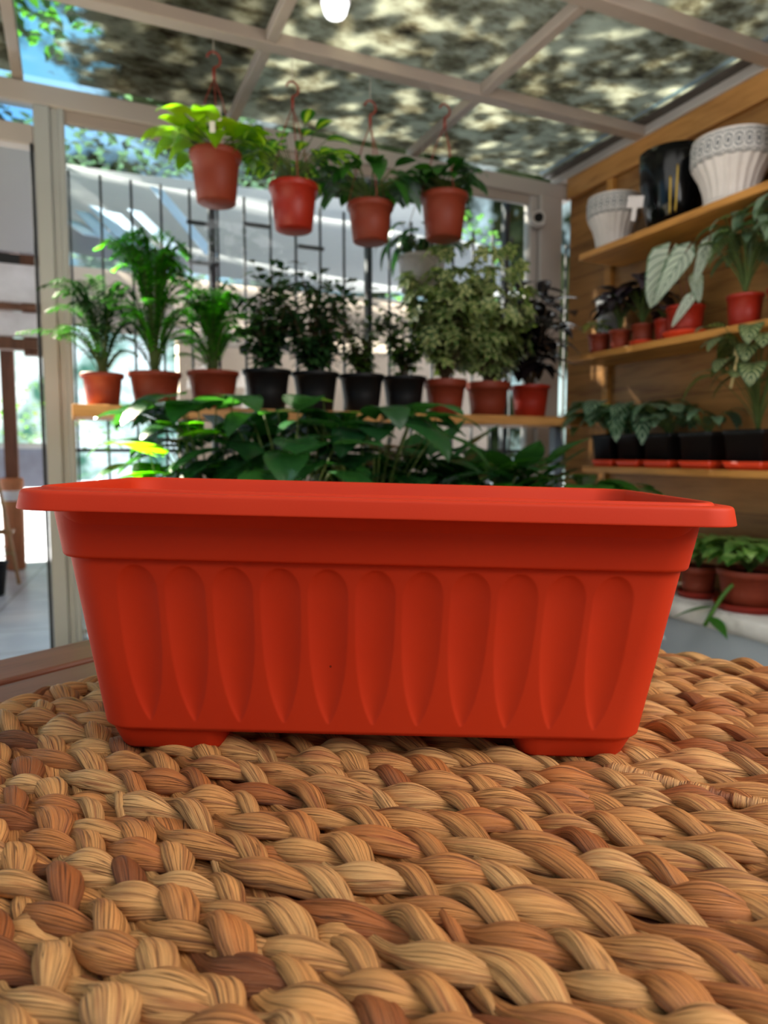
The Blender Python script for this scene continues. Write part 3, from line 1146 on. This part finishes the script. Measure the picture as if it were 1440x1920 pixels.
for x, lb, H, rx, lm, nb, per in spec:
    th, z = potted('potted_ficus' if lm is L_FICUS else 'potted_shrub', (x, SY, SH), lb, 'potted plant', .062, .086, .140, M_BLACKP, G1)
    bush(th, z, z+H, rx, rx*.8, nb, per, .055, .030, lm, 'oval', droop=.35, zlow=.10)
th, z = potted('potted_umbrella_tree', (1.335, SY, SH), 'tall variegated umbrella plant in the terracotta pot beside the black pots', 'potted plant', .062, .085, .136, M_TERRA, G1, rim=.03)
bush(th, z, z+.50, .16, .13, 52, 5, .052, .022, L_SCHEF, 'oval', whorl=6, zlow=.05)
th, z = potted('potted_umbrella_tree', (1.530, SY, SH), 'variegated umbrella plant in the terracotta pot next to the dark rubber plant', 'potted plant', .066, .090, .134, M_TERRA, G1, rim=.03)
bush(th, z, z+.54, .19, .13, 60, 5, .054, .023, L_SCHEF, 'oval', whorl=6, zlow=.05)
th, z = potted('potted_rubber_plant', (1.735, SY, SH), 'almost black rubber plant in a red pot at the right end of the long shelf', 'potted plant', .062, .083, .130, M_TERRA2, G1)
bush(th, z, z+.54, .16, .12, 12, 9, .13, .062, L_RUBBER, 'oval', zlow=.12, droop=.4, trunk=.005)

# ---- hanging pots
def hanger(th, zrim, r, zhook, zroof, mat, z0):
    mb = MB()
    for k in range(3):
        a = 2*PI*k/3+.4
        mb.tube([(r*math.cos(a), r*math.sin(a), zrim), (r*.35*math.cos(a), r*.35*math.sin(a), zrim+(zhook-zrim)*.62), (0, 0, zhook-.05)], .0018, 6)
    mb.tube([(0, 0, zhook-.055), (0, 0, zhook-.02)], .005, 8)
    mb.tube([(.020*math.sin(a)-.0, 0, zhook+.005-.022*math.cos(a)) for a in [k*PI*1.45/12 for k in range(13)]], .0032, 8)
    mb.build('hanger', mat, th)
    MB().tube([(.0, 0, zhook+.02), (0, 0, zroof)], .0012, 5).build('cord', plain('cord', '#b9b1a6', .7), th)

M_HANG = plain('red_hanger', '#8a3022', .45)
YH = 2.235
def hanging(x, zb, r1, h, label, hook, mat):
    th, z = potted('hanging_planter', (x, YH, zb), label, 'hanging planter', r1*.74, r1, h, mat, 'pots hanging in a row from the roof beam', rim=.02, soil=.9)
    hanger(th, h, r1, hook-zb, 2.197-zb, M_HANG, z)
    return th, z
th, z = hanging(.430, 1.705, .080, .149, 'hanging terracotta pot of lime leaves with a white tag, first of the row', 2.125, M_TERRA)
rosette(th, z, 30, .09, .14, .11, .085, L_LIME, 'heart', .6, up=.5)
tg = MB().box((-.026, -.001, 0), (.026, .001, .040)).box((-.008, -.001, -.035), (.008, .001, .002)).build('plant_tag', plain('white_tag', '#d9cfcc', .6), th, smooth=False, bevel=.003)
tg.location = (-.03, -.115, .195)
tg.rotation_euler = (0, 0, -.25)
th, z = hanging(.677, 1.655, .081, .141, 'hanging red pot of two-tone trailing leaves, second of the row', 2.09, M_TERRA2)
rosette(th, z, 54, .15, .15, .10, .045, L_MIDG, 'oval', .5, up=.8)
th, z = hanging(.946, 1.650, .080, .125, 'hanging terracotta pot of broad green leaves, third of the row', 2.085, M_TERRA)
rosette(th, z, 46, .12, .15, .12, .058, L_GREEN, 'oval', .6, up=.5)
th, z = hanging(1.230, 1.695, .086, .150, 'hanging terracotta pot of dark heart leaves, last of the row', 2.13, M_TERRA)
rosette(th, z, 50, .10, .11, .085, .065, L_GREEN, 'heart', .7, up=.4)
th, z = potted('hanging_planter', (1.33, 2.60, 1.595), 'white hanging planter with dark trailing foliage behind the terracotta ones', 'hanging planter', .085, .10, .14, plain('white_pot', '#b9b2ad', .5), None)
rosette(th, z, 26, .14, .15, .09, .05, L_DARKB, 'heart', 1.0, up=.1)
hanger(th, .14, .10, .45, 2.195-1.595, plain('clear_hanger', '#a9a6a2', .3), z)

# ---- broad-leaved plants on the low bench
G2 = 'broad-leaved plants on the low bench'
BZ = .41
low = [
    (.24, 1.90, 'vine with sunlit bright green heart leaves nearest the door post', L_POTHOS, 'heart', 8, .66, .11, .14, .13, .30),
    (.36, 2.02, 'leafy dark philodendron on the bench below the bushy palm', L_DARKB, 'heart', 34, .66, .20, .18, .13, .4),
    (.56, 1.90, 'glossy broad-leaved plant on the bench below the first black pot', L_DARKB, 'oval', 38, .63, .20, .19, .10, .4),
    (.74, 2.05, 'lime-tipped philodendron rising above the others on the bench', L_LIME, 'heart', 9, .74, .07, .10, .08, .3),
    (.80, 1.88, 'dark green spreading plant on the bench below the dense ficus', L_DARKB, 'heart', 38, .63, .20, .18, .13, .4),
    (1.00, 2.00, 'upright spear-leaved plant on the bench below the thin shrub', L_DARKB, 'lance', 34, .50, .14, .24, .085, .15),
    (1.20, 1.92, 'plant with upright yellow-green leaves on the bench, centre right', L_GREEN, 'lance', 30, .46, .14, .22, .08, .15),
    (1.38, 2.02, 'dark upright-leaved plant on the bench below the umbrella plants', L_DARKB, 'lance', 32, .47, .15, .22, .085, .15),
    (1.58, 1.90, 'low green plant at the right end of the bench by the wooden wall', L_GREEN, 'oval', 34, .43, .18, .16, .08, .3),
]
for x, y, lb, lm, kd, n, H, sp_, L_, W_, dr_ in low:
    th, z = potted('potted_foliage_plant', (x, y, BZ), lb, 'potted plant', .062, .085, .13, M_BLACKP if n % 4 else M_TERRA, G2)
    rosette(th, z, int(n*1.45), H-.09, sp_, L_, W_*1.1, lm, kd, dr_, .003, up=.9 if kd == 'lance' else .4, hvar=.5 if H > .55 else .35)

# ---- shelves on the wooden wall
def ornate(loc, r, h, label, seed):
    th = thing('patterned_pot', loc, label, 'plant pot', 'white patterned pots on the top wall shelf')
    def pat(t):
        uv = t.n('ShaderNodeUVMap').outputs[0]
        s = t.n('ShaderNodeSeparateXYZ')
        t.l(uv, s.inputs[0])
        a = t.math('SINE', t.math('MULTIPLY', s.outputs[0], 2*PI*13))
        b = t.math('SINE', t.math('MULTIPLY', s.outputs[1], 2*PI*2))
        q = t.math('ABSOLUTE', t.math('MULTIPLY', a, b))
        d = t.math('SINE', t.math('MULTIPLY', q, 11))
        col = t.ramp(d, [(.15, srgb('#77787a')), (.50, srgb('#e0dad6'))])
        return pbsdf(t, col, .6, t.bump(d, .4, .002), .3)
    mp = material('lattice_band', pat)
    mw = plain('cream_glaze', '#d8cec8', .5)
    zb = h*.62
    def fl(t, rr, z):
        if z < h*.10 or z > zb:
            return rr
        return rr*(1-.065*abs(math.sin(t*11))**2)
    MB().lathe([(r*.62, 0), (r*.70, .004), (r*.70, h*.05), (r*.64, h*.08), (r*.64, h*.11), (r*.68, h*.25), (r*.78, h*.42), (r*.93, h*.57), (r*.97, h*.62)], 96, rad=fl).build('pot', mw, th)
    MB().lathe([(r*.97, h*.62), (r*1.0, h*.68), (r*1.0, h*.92), (r*.97, h*.97)], 72).build('lattice_band', mp, th)
    MB().lathe([(r*.965, h*.965), (r*.97, h), (r*.91, h), (r*.90, h*.9), (r*.62, h*.2), (0, h*.19)], 72).build('rim', mw, th)
    return th
ornate((2.0, 2.235, 1.741), .104, .205, 'white pot with grey lattice band, leftmost and smallest on the top wall shelf', 1)
ornate((2.0, 1.69, 1.741), .126, .212, 'large white pot with grey lattice band, beside the glossy black pot', 2)
ornate((2.0, 1.415, 1.741), .105, .25, 'white fluted pot cut by the photo edge on the top wall shelf', 3)
th = thing('glossy_pot', (2.0, 1.935, 1.741), 'tall glossy black pot with two gold stripes between white patterned pots', 'plant pot')
MB().lathe([(.068, 0), (.080, .004), (.100, .08), (.113, .16), (.117, .235), (.117, .262), (.112, .262), (.108, .2), (.07, .02), (0, .018)], 64).build('pot', plain('black_glaze', '#060607', .14, .3, 0, .05, 5, .0), th)
gm = MB()
for da, z0_, z1_ in ((-.08, .03, .150), (.12, .035, .185)):
    a0 = math.atan2(-1.935, -2.0)+da
    pts = []
    for k in range(14):
        z_ = z0_+(z1_-z0_)*k/13
        rr = np.interp(z_, [.004, .08, .16, .235], [.080, .100, .113, .117])+.0006
        pts.append((rr*math.cos(a0), rr*math.sin(a0), z_))
    gm.tube(pts, .0040, 6)
gm.build('gold_stripe', plain('gold', '#b8963c', .3, .5, .6), th)
tg = MB().box((-.028, -.001, .045), (.028, .001, .085)).box((-.008, -.001, 0), (.008, .001, .047)).build('plant_tag', plain('white_tag', '#d9cfcc', .6), th, smooth=False, bevel=.003)
tg.location = (-.13, .055, .03)
tg.rotation_euler = (.1, .12, -.9)

def dark_small(loc, r1, h, label, lm, n, H, sp_, L_, W_, sauc=None, kind='heart', mat=M_TERRA, name='potted_foliage_plant', dirs=None, droop=.5):
    th, z = potted(name, loc, label, 'potted plant', r1*.78, r1, h, mat, 'small pots on the middle wall shelf', rim=.012, lip=.003, saucer=sauc)
    rosette(th, z, n, H, sp_, L_, W_, lm, kind, droop, .0018, up=.4, dirs=dirs)
    return th
X2 = 1.985
dark_small((X2, 2.285, 1.337), .046, .085, 'small terracotta pot of cream and green leaves, far end of middle wall shelf', leaf('cream_leaf', '#5a7238', '#c9c8a0', .45, .3), 12, .07, .05, .06, .04)
dark_small((X2, 2.165, 1.337), .044, .082, 'small terracotta pot of dark curly leaves without a saucer', L_PURP, 34, .17, .08, .08, .06)
dark_small((X2, 2.045, 1.337), .043, .080, 'small terracotta pot of purple-black leaves on a red saucer', L_PURP, 36, .18, .09, .085, .062, M_REDT)
dark_small((X2, 1.935, 1.337), .040, .085, 'small red pot half hidden behind the white-leaved caladium', L_PURP, 8, .08, .05, .06, .04, None, mat=M_TERRA2)
th, z = potted('potted_caladium', (X2-.01, 1.835, 1.337), 'caladium with big white netted leaves in a red pot on saucer', 'potted plant', .052, .066, .105, M_TERRA2, None, rim=.012, saucer=M_REDT, lip=.003)
ml, ms = MB(), MB()
for (e, d, L_, W_, up) in (((-.05, .04, .285), (-.12, .35, -1), .17, .135, (-.8, -.6, .25)), ((-.06, -.04, .27), (-.35, .55, -1), .16, .085, (-.75, -.5, .2)), ((-.02, -.10, .29), (-.2, .25, -1), .12, .05, (-.7, -.7, .1)),
                           ((.0, -.04, .20), (-.1, -.3, -1), .09, .05, (-.7, -.6, .3)), ((-.05, -.06, .12), (-.3, .4, -.8), .10, .04, (-.7, -.6, .3))):
    e = Vector(e)
    ms.tube(curve((0, 0, z-.005), e, (.01, .0, .02), 6), .0022, 5)
    ml.leaf(e, d, L_, W_, 'heart', .05, .12, up, 9, 8, None, .1)
ms.build('stem', plain('red_stem', '#7a4430', .5), th)
ml.build('foliage', L_CALAD, th)
mo = MB()
for k in range(6):
    a = R.uniform(0, 6.28)
    mo.leaf((.02*math.cos(a), .02*math.sin(a), z), (math.cos(a), math.sin(a), 1.2), .10, .035, 'lance', .5, .2)
mo.build('young_leaves', leaf('ochre_leaf', '#5a3a1a', '#8a6a2a', .5, .3), th)
th, z = potted('potted_foliage_plant', (X2, 1.605, 1.337), 'pale green leafy plant in bright red pot towards the near end of middle wall shelf', 'potted plant', .045, .056, .105, M_TERRA2, None, rim=.012, lip=.003)
rosette(th, z, 40, .26, .13, .075, .045, L_PALE, 'heart', .8, up=.1)
th, z = potted('potted_foliage_plant', (X2+.01, 1.46, 1.337), 'second pale-leaved plant cut by the photo edge on the middle wall shelf', 'potted plant', .05, .062, .10, M_TERRA2, None, rim=.012, lip=.003)
rosette(th, z, 40, .34, .13, .075, .045, L_PALE, 'heart', .8, up=.1)
# patterned white pot and round white vase at the far end
th = thing('white_planter', (2.072, 2.325, 1.337), 'tall plain white pot against the wooden wall at the far end of the middle shelf', 'plant pot')
MB().lathe([(.034, 0), (.040, .003), (.050, .16), (.056, .235), (.058, .25), (.053, .25), (.035, .02), (0, .018)], 40).build('pot', plain('white_vase', '#c9c6c8', .4), th)

# shelf of black square pots on red trays
def square_pot(loc, w, h, label, lm, n, H, sp_, L_, W_, dirs=None, kind='oval', droop=.6):
    th = thing('square_potted_plant', loc, label, 'potted plant', 'black square pots on the bottom wall shelf')
    a = w/2
    def ring(hw_, z, r):
        return [(x, y, z) for x, y in rrect(hw_, hw_, r, 6, 6, 6, 4)]
    mb = MB()
    L0 = [ring(a*.80, .0, .006), (ring(a*.94, h*.86, .008)), ring(a, h*.865, .008), ring(a, h, .008), ring(a-.004, h, .008), ring(a*.9, h*.82, .008)]
    n_ = len(L0[0])
    mb.add([q for l_ in L0 for q in l_], [(i*n_+k, i*n_+(k+1) % n_, (i+1)*n_+(k+1) % n_, (i+1)*n_+k) for i in range(5) for k in range(n_)]+[tuple(range(n_-1, -1, -1)), tuple(5*n_+k for k in range(n_))])
    p = mb.build('pot', M_BLACKP, th)
    p.location = (0, 0, .004)
    mb = MB()
    L0 = [ring(a*.84, 0, .006), ring(a*1.0, .027, .008), ring(a*.97, .027, .008), ring(a*.82, .003, .006)]
    mb.add([q for l_ in L0 for q in l_], [(i*n_+k, i*n_+(k+1) % n_, (i+1)*n_+(k+1) % n_, (i+1)*n_+k) for i in range(3) for k in range(n_)]+[tuple(range(n_-1, -1, -1)), tuple(3*n_+k for k in range(n_))])
    mb.build('tray', M_REDT, th)
    MB().box((-a*.86, -a*.86, h*.80), (a*.86, a*.86, h*.86)).build('soil', M_SOIL, th, smooth=False)
    rosette(th, h*.86, n, H, sp_, L_, W_, lm, kind, droop, .002, up=.35, dirs=dirs, fold=.08)
    return th
X3 = 1.995
square_pot((X3, 2.205, .884), .115, .125, 'black square pot with drooping striped leaves at the corner end of the bottom shelf', L_CALA, 24, .16, .12, .155, .09)
square_pot((X3, 2.065, .884), .118, .125, 'black square pot of striped leaves, second from the corner', L_CALA, 22, .15, .12, .15, .085)
square_pot((X3, 1.91, .884), .132, .122, 'black square pot of small striped leaves in the middle of the bottom shelf', L_CALA, 26, .13, .11, .10, .055)
square_pot((X3, 1.735, .884), .140, .122, 'black square pot with low sparse leaves next to the tall prayer plant', L_CALA, 12, .10, .10, .08, .04)
square_pot((X3, 1.545, .884), .150, .124, 'black square pot of tall patterned prayer plant at the near end', L_CALB, 40, .34, .15, .11, .075)

tg = MB().box((-.012, -.001, 0), (.012, .001, .030)).box((-.003, -.001, -.10), (.003, .001, .002)).build('plant_tag', plain('cream_tag', '#d8c48c', .6), bpy.data.objects['square_potted_plant.004'], smooth=False)
tg.location = (-.07, .03, .36)
tg.rotation_euler = (.1, .15, -.8)
# terracotta bowls on the white ledge
for (x, y, r1, h, lb) in ((1.99, 1.75, .066, .105, 'smaller terracotta pot of green leaves on saucer, on the white ledge'),
                          (1.985, 1.545, .100, .125, 'wide terracotta pot of heart-leaved plant on saucer, on the white ledge'),
                          (1.99, 2.00, .060, .105, 'terracotta pot on the white ledge half hidden by the planter rim')):
    th, z = potted('potted_foliage_plant', (x, y, .434), lb, 'potted plant', r1*.74, r1, h, M_TERRA, None, rim=.022, saucer=M_TERRA2)
    rosette(th, z, 80 if r1 > .09 else 46, .12, r1*1.3, .068, .060, leaf('bowl_leaf', '#4f8038', '#98b868', .4, .3), 'heart', .5, up=.5)
    if r1 > .09:
        mb, mm = MB(), MB()
        q = curve((-.04, -.02, z), (-.17, .02, -.045), (0, 0, .03), 8)
        mm.tube(q, .0065, 6)
        mb.leaf(q[-3], (-.5, .6, -.15), .14, .05, 'lance', .2)
        mb.leaf(q[-2], (-.2, -.8, -.3), .10, .045, 'lance', .2)
        mm.build('trailing_stem', leaf('trailing_green', '#5a8a2a', '#7aa03a', .4, .3), th)
        mb.build('trailing_leaves', L_GREEN, th)

# ---- pipe on the corner post, hanging lamp
pp = thing('wall_pipe', (1.985, 2.715, 2.0), 'short white pipe end fixed high on the corner post', 'pipe')
pp.rotation_euler = (PI/2, 0, -.55)
MB().lathe([(.030, -.01), (.036, 0), (.036, .05), (.033, .055), (.021, .055), (.021, .0), (0, -.002)], 32).build('collar', M_ALU, pp)
MB().lathe([(.0205, .004), (.0205, .0535), (0, .0535)], 24).build('opening', plain('pipe_dark', '#0a0a0a', .9), pp)
lp_ = thing('pendant_lamp', (.553, 1.5, 1.883), 'white pendant lamp hanging from the glass roof, cut by the top of photo', 'lamp')
def lampmat(t):
    e = t.n('ShaderNodeEmission')
    e.inputs[0].default_value = (.93, .97, 1, 1)
    e.inputs[1].default_value = 1.6
    a = t.n('ShaderNodeAddShader')
    t.l(pbsdf(t, (.8, .8, .82, 1), .3), a.inputs[0])
    t.l(e.outputs[0], a.inputs[1])
    return a.outputs[0]
MB().lathe([(.001, 0), (.016, .0005), (.022, .003), (.0255, .008), (.031, .028)], 36).build('bulb', material('lit_bulb', lampmat), lp_)
MB().lathe([(.0305, .027), (.033, .03), (.034, .11), (.028, .13), (.0, .135)], 36).build('lamp_shade', plain('white_shade', '#d4d4da', .4), lp_)
MB().tube([(0, 0, .13), (0, 0, 2.2-1.883)], .002, 6).build('cord', plain('white_cord', '#c8c8c8', .5), lp_)


# ================================================================== outdoors
def paving(t):
    co = t.n('ShaderNodeTexCoord').outputs['Object']
    br = t.n('ShaderNodeTexBrick')
    br.inputs['Scale'].default_value = 1.0
    br.inputs['Brick Width'].default_value = .45
    br.inputs['Row Height'].default_value = .45
    br.inputs['Mortar Size'].default_value = .008
    br.offset = 0
    br.inputs['Color1'].default_value = srgb('#c2cadb')
    br.inputs['Color2'].default_value = srgb('#ccd2e0')
    br.inputs['Mortar'].default_value = srgb('#949aa8')
    t.l(t.mapping(co, rot=(0, 0, .1)), br.inputs['Vector'])
    st_ = t.ramp(t.noise(co, 3.0, 4), [(.4, (.78, .8, .84)), (.6, (1, 1, 1))])
    return pbsdf(t, t.mix(1.0, br.outputs[0], st_, 'MULTIPLY'), .35, None, .5)
struct(MB().box((-12, 2.87, -.06), (14, 26, -.004)).build('ground', material('outdoor_paving', paving), smooth=False))

# security fence outside the glass
fn = thing('metal_fence', (1.0, 3.3, 0), 'black steel bar fence standing outside the glass wall', 'fence')
x = .02
while x < 2.9:
    MB().box((x-1-.005, -.006, .1), (x-1+.005, .006, 2.12)).build('bar', M_STEEL, fn, smooth=False)
    x += .1235
for x in (.61, 1.385, 2.2):
    MB().box((x-1-.014, -.02, 0), (x-1+.014, .02, 2.3)).build('post', M_STEEL, fn, smooth=False)
for (x0, x1, z) in ((-1.0, 1.9, .15), (-1.0, 1.9, .95), (-.50, -.37, 1.975), (-.24, -.11, 2.0), (-.50, -.37, 1.80), (.02, .15, 1.93)):
    MB().box((x0, -.008, z-.008), (x1, .008, z+.008)).build('rail', M_STEEL, fn, smooth=False)

# awning with folded cloth, neighbour wall and timber frame
def cloth(name, x0, x1, ya, za, yb, zb_, mat, label, waves=9, amp=.05):
    mb = MB()
    nx, ny = 80, 14
    v, f = [], []
    for i in range(nx+1):
        for j in range(ny+1):
            u, w = i/nx, j/ny
            zz = za+(zb_-za)*w - .12*math.sin(PI*u)*(1-w) + amp*math.sin(w*waves+u*2.5)*.6 + .03*noise.noise(Vector((u*5, w*4, 2)))
            v.append((x0+(x1-x0)*u, ya+(yb-ya)*w, zz))
    for i in range(nx):
        for j in range(ny):
            a = i*(ny+1)+j
            f.append((a, a+ny+1, a+ny+2, a+1))
    mb.add(v, f)
    o = mb.build(name, mat)
    return tag(o, label, 'awning')
def clothmat(name, hexc, tr_):
    def b(t):
        co = t.n('ShaderNodeTexCoord').outputs['Object']
        c = t.mix(t.noise(co, 3, 3), srgb(hexc, .85), srgb(hexc))
        tl_ = t.n('ShaderNodeBsdfTranslucent')
        t.l(c, tl_.inputs[0])
        m = t.n('ShaderNodeMixShader')
        m.inputs[0].default_value = tr_
        t.l(pbsdf(t, c, .9, None, .1), m.inputs[1])
        t.l(tl_.outputs[0], m.inputs[2])
        return m.outputs[0]
    return material(name, b)
M_AWN = clothmat('awning_cloth', '#aeb0b4', .35)
M_AWN2 = clothmat('awning_cloth_beige', '#cdbcae', .35)
cloth('awning', -.02, 3.1, 4.3, 2.05, 5.6, 3.05, M_AWN, 'folded grey cloth awning behind the fence', 11, .10)
cloth('awning', .0, 2.9, 4.6, 1.70, 5.6, 2.25, M_AWN2, 'lower beige cloth awning behind the fence', 8, .06)
nb = thing('neighbour_building', (1.6, 6.6, 0), 'pale beige building with brown beams seen through the fence', 'building')
MB().box((-.70, 0, 0), (2.6, .2, 2.5)).build('wall', plain('beige_render', '#dcc4b0', .9, .2, 0, .2, 1.5), nb, smooth=False)
MB().box((-.75, -.06, 2.02), (2.6, 0, 2.12)).build('beam', plain('brown_beam', '#5c4030', .7), nb, smooth=False)
# pale blue strips added to imitate reflection streaks in the left of the window
streaks = [((.03, 2.30), (.13, 2.06)), ((.10, 2.36), (.21, 2.05)), ((.17, 2.40), (.31, 2.04)), ((.27, 2.38), (.42, 2.03)), ((.39, 2.41), (.56, 2.02)), ((.52, 2.56), (.74, 2.03))]
M_STREAK = clothmat('reflection_blue', '#d6eaff', .35)
for i, ((xa, za), (xb, zb_)) in enumerate(streaks):
    tag(MB().bar((xa, 4.6, za), (xb, 4.0, zb_), .085, .006).build('reflection_strip', M_STREAK, smooth=False),
        'slanting pale blue strip added to imitate a reflection streak in the glass', 'louvre', 'added reflection strips beyond the glass')

# timber frame, fascia boards and garden seen through the doorway
tf = thing('timber_pavilion', (-.8, 4.5, 0), 'brown timber pavilion with white fascia boards beyond the doorway', 'pavilion')
M_BRT = wood('brown_timber', '#6a4636', '#452a20', 2, .6)
MB().box((.285, 1.9, 0), (.385, 2.0, 2.7)).build('post', M_BRT, tf, smooth=False, bevel=.004)
MB().box((-1.6, -.01, 1.525), (.70, .08, 1.585)).build('beam', M_BRT, tf, smooth=False, bevel=.004)
MB().box((-1.6, -.01, 1.745), (.70, .06, 1.78)).build('beam', M_BRT, tf, smooth=False, bevel=.004)
MB().box((-1.6, .01, 1.60), (.665, .05, 1.735)).build('fascia_board', plain('white_fascia', '#e6e3ee', .6), tf, smooth=False)
MB().box((-1.6, .01, 1.79), (.66, .05, 2.00)).build('fascia_board', plain('white_fascia', '#e6e3ee', .6), tf, smooth=False)
MB().box((-1.6, -.03, 2.06), (.67, .02, 2.66)).build('roller_blind', plain('grey_blind', '#b2b1bb', .6, .4, 0, .05, 1), tf, smooth=False)
MB().box((-1.6, .03, 2.0), (.67, .07, 2.06)).build('beam', M_STEEL, tf, smooth=False)

MB().box((-4.6, .12, 2.70), (.62, 5.0, 2.78)).build('roof', M_BRT, tf, smooth=False)  # unseen slab added to keep the sun off the paving
for (x, y) in ((-4.4, .2), (-4.4, 4.8)):
    MB().box((x, y, 0), (x+.09, y+.09, 2.70)).build('post', M_BRT, tf, smooth=False)
MB().box((.56, 0.02, 1.5), (.66, .11, 2.70)).build('bracket', M_BRT, tf, smooth=False)
gf = thing('garden_fence', (-.6, 7.2, 0), 'white railed garden fence with grey panels, far beyond the doorway', 'fence')
MB().box((-1.5, 0, .62), (.42, .04, .98)).build('panel', plain('grey_panel', '#8e96aa', .6), gf, smooth=False)
MB().box((-1.5, -.03, .98), (.45, .05, 1.03)).build('rail', plain('white_rail', '#d8e2e6', .5), gf, smooth=False)
for x in (-1.4, -.5, .40):
    MB().box((x, -.02, 0), (x+.05, .05, 1.0)).build('post', plain('white_rail', '#d8e2e6', .5), gf, smooth=False)

es = thing('plant_stand', (-.48, 5.6, 0), 'folding wooden plant stand beyond the doorway', 'stand')
M_ST = wood('stand_wood', '#a07850', '#74522f', 2, .6)
MB().bar((-.06, 0, 1.05), (.09, -.02, 0), .025, .02).build('leg', M_ST, es, smooth=False)
MB().bar((-.06, .05, 1.05), (-.20, .25, 0), .025, .02).build('leg', M_ST, es, smooth=False)
MB().box((-.25, -.02, .36), (.06, .2, .38)).build('tray', M_ST, es, smooth=False)
th, z = potted('potted_foliage_plant', (-.56, 5.66, .38), 'green plant on the wooden stand beyond the doorway', 'potted plant', .05, .07, .11, M_BLACKP)
rosette(th, z, 14, .12, .08, .09, .03, L_POTHOS, 'lance', .4, up=.8)
th, z = potted('potted_foliage_plant', (-.52, 5.2, 0), 'dark pot on the paving at the foot of the wooden stand', 'potted plant', .07, .10, .22, M_BLACKP)
rosette(th, z, 12, .12, .08, .09, .04, L_GREEN, 'oval', .4, up=.8)
bp = thing('banded_pot', (-.46, 6.3, 0), 'tall terracotta pot with white band beyond the wooden stand', 'plant pot')
MB().lathe([(.06, 0), (.075, .01), (.085, .70), (.08, .74), (0, .74)], 24).build('pot', plain('banded_terracotta', '#b0714c', .7), bp)
MB().lathe([(.0835, .56), (.0850, .565), (.0865, .63), (.0850, .64)], 24).build('band', plain('white_band', '#d4d8e0', .5), bp)

# trees and shrubs outside: each its own crown and trunk
L_TREE = leaf('tree_leaf', '#1c3a18', '#4f7a34', .5, .45)
L_TREEB = leaf('tree_leaf_bluish', '#1c2a34', '#3f5866', .5, .45)
def tree(name, x, y, zc, r, h, label, mat, n=900, L_=.13):
    th = thing(name, (x, y, 0), label, 'tree')
    MB().tube([(0, 0, 0), (.03, .02, zc*.5), (0, 0, zc)], [.09, .07, .04], 8).build('trunk', M_BARK, th)
    ml = MB()
    for k in range(n):
        while True:
            q = Vector((R.uniform(-1, 1), R.uniform(-1, 1), R.uniform(-1, 1)))
            if .25 < q.length <= 1 and noise.noise(q*2.3+Vector((x, y, 0))) > -.12:
                break
        p = Vector((q.x*r, q.y*r, zc+q.z*h))
        ml.leaf(p, rdir(.8), L_*R.uniform(.7, 1.3), L_*.55, 'oval', .3, .2, (0, 0, 1), 3, 2)
    ml.build('crown', mat, th)
tree('garden_tree', 1.2, 8.6, 3.9, 1.7, 1.1, 'broad tree crown above the beige building', L_TREEB, 1500, .15)
tree('garden_tree', 4.9, 8.7, 3.2, .9, 1.2, 'slim tree beyond the corner post', L_TREE, 600, .12)
tree('garden_shrub', -.15, 9.0, 1.3, .9, .5, 'low shrub in the bright garden beyond the doorway', L_TREE, 350, .10)
tree('garden_tree', -.60, 4.35, 4.25, 1.9, .75, 'wide tree crown spreading over the glass roof', L_TREE, 3600, .13)
tree('garden_tree', -.9, 6.9, 3.4, .9, .8, 'tree above the timber pavilion', L_TREEB, 600, .13)
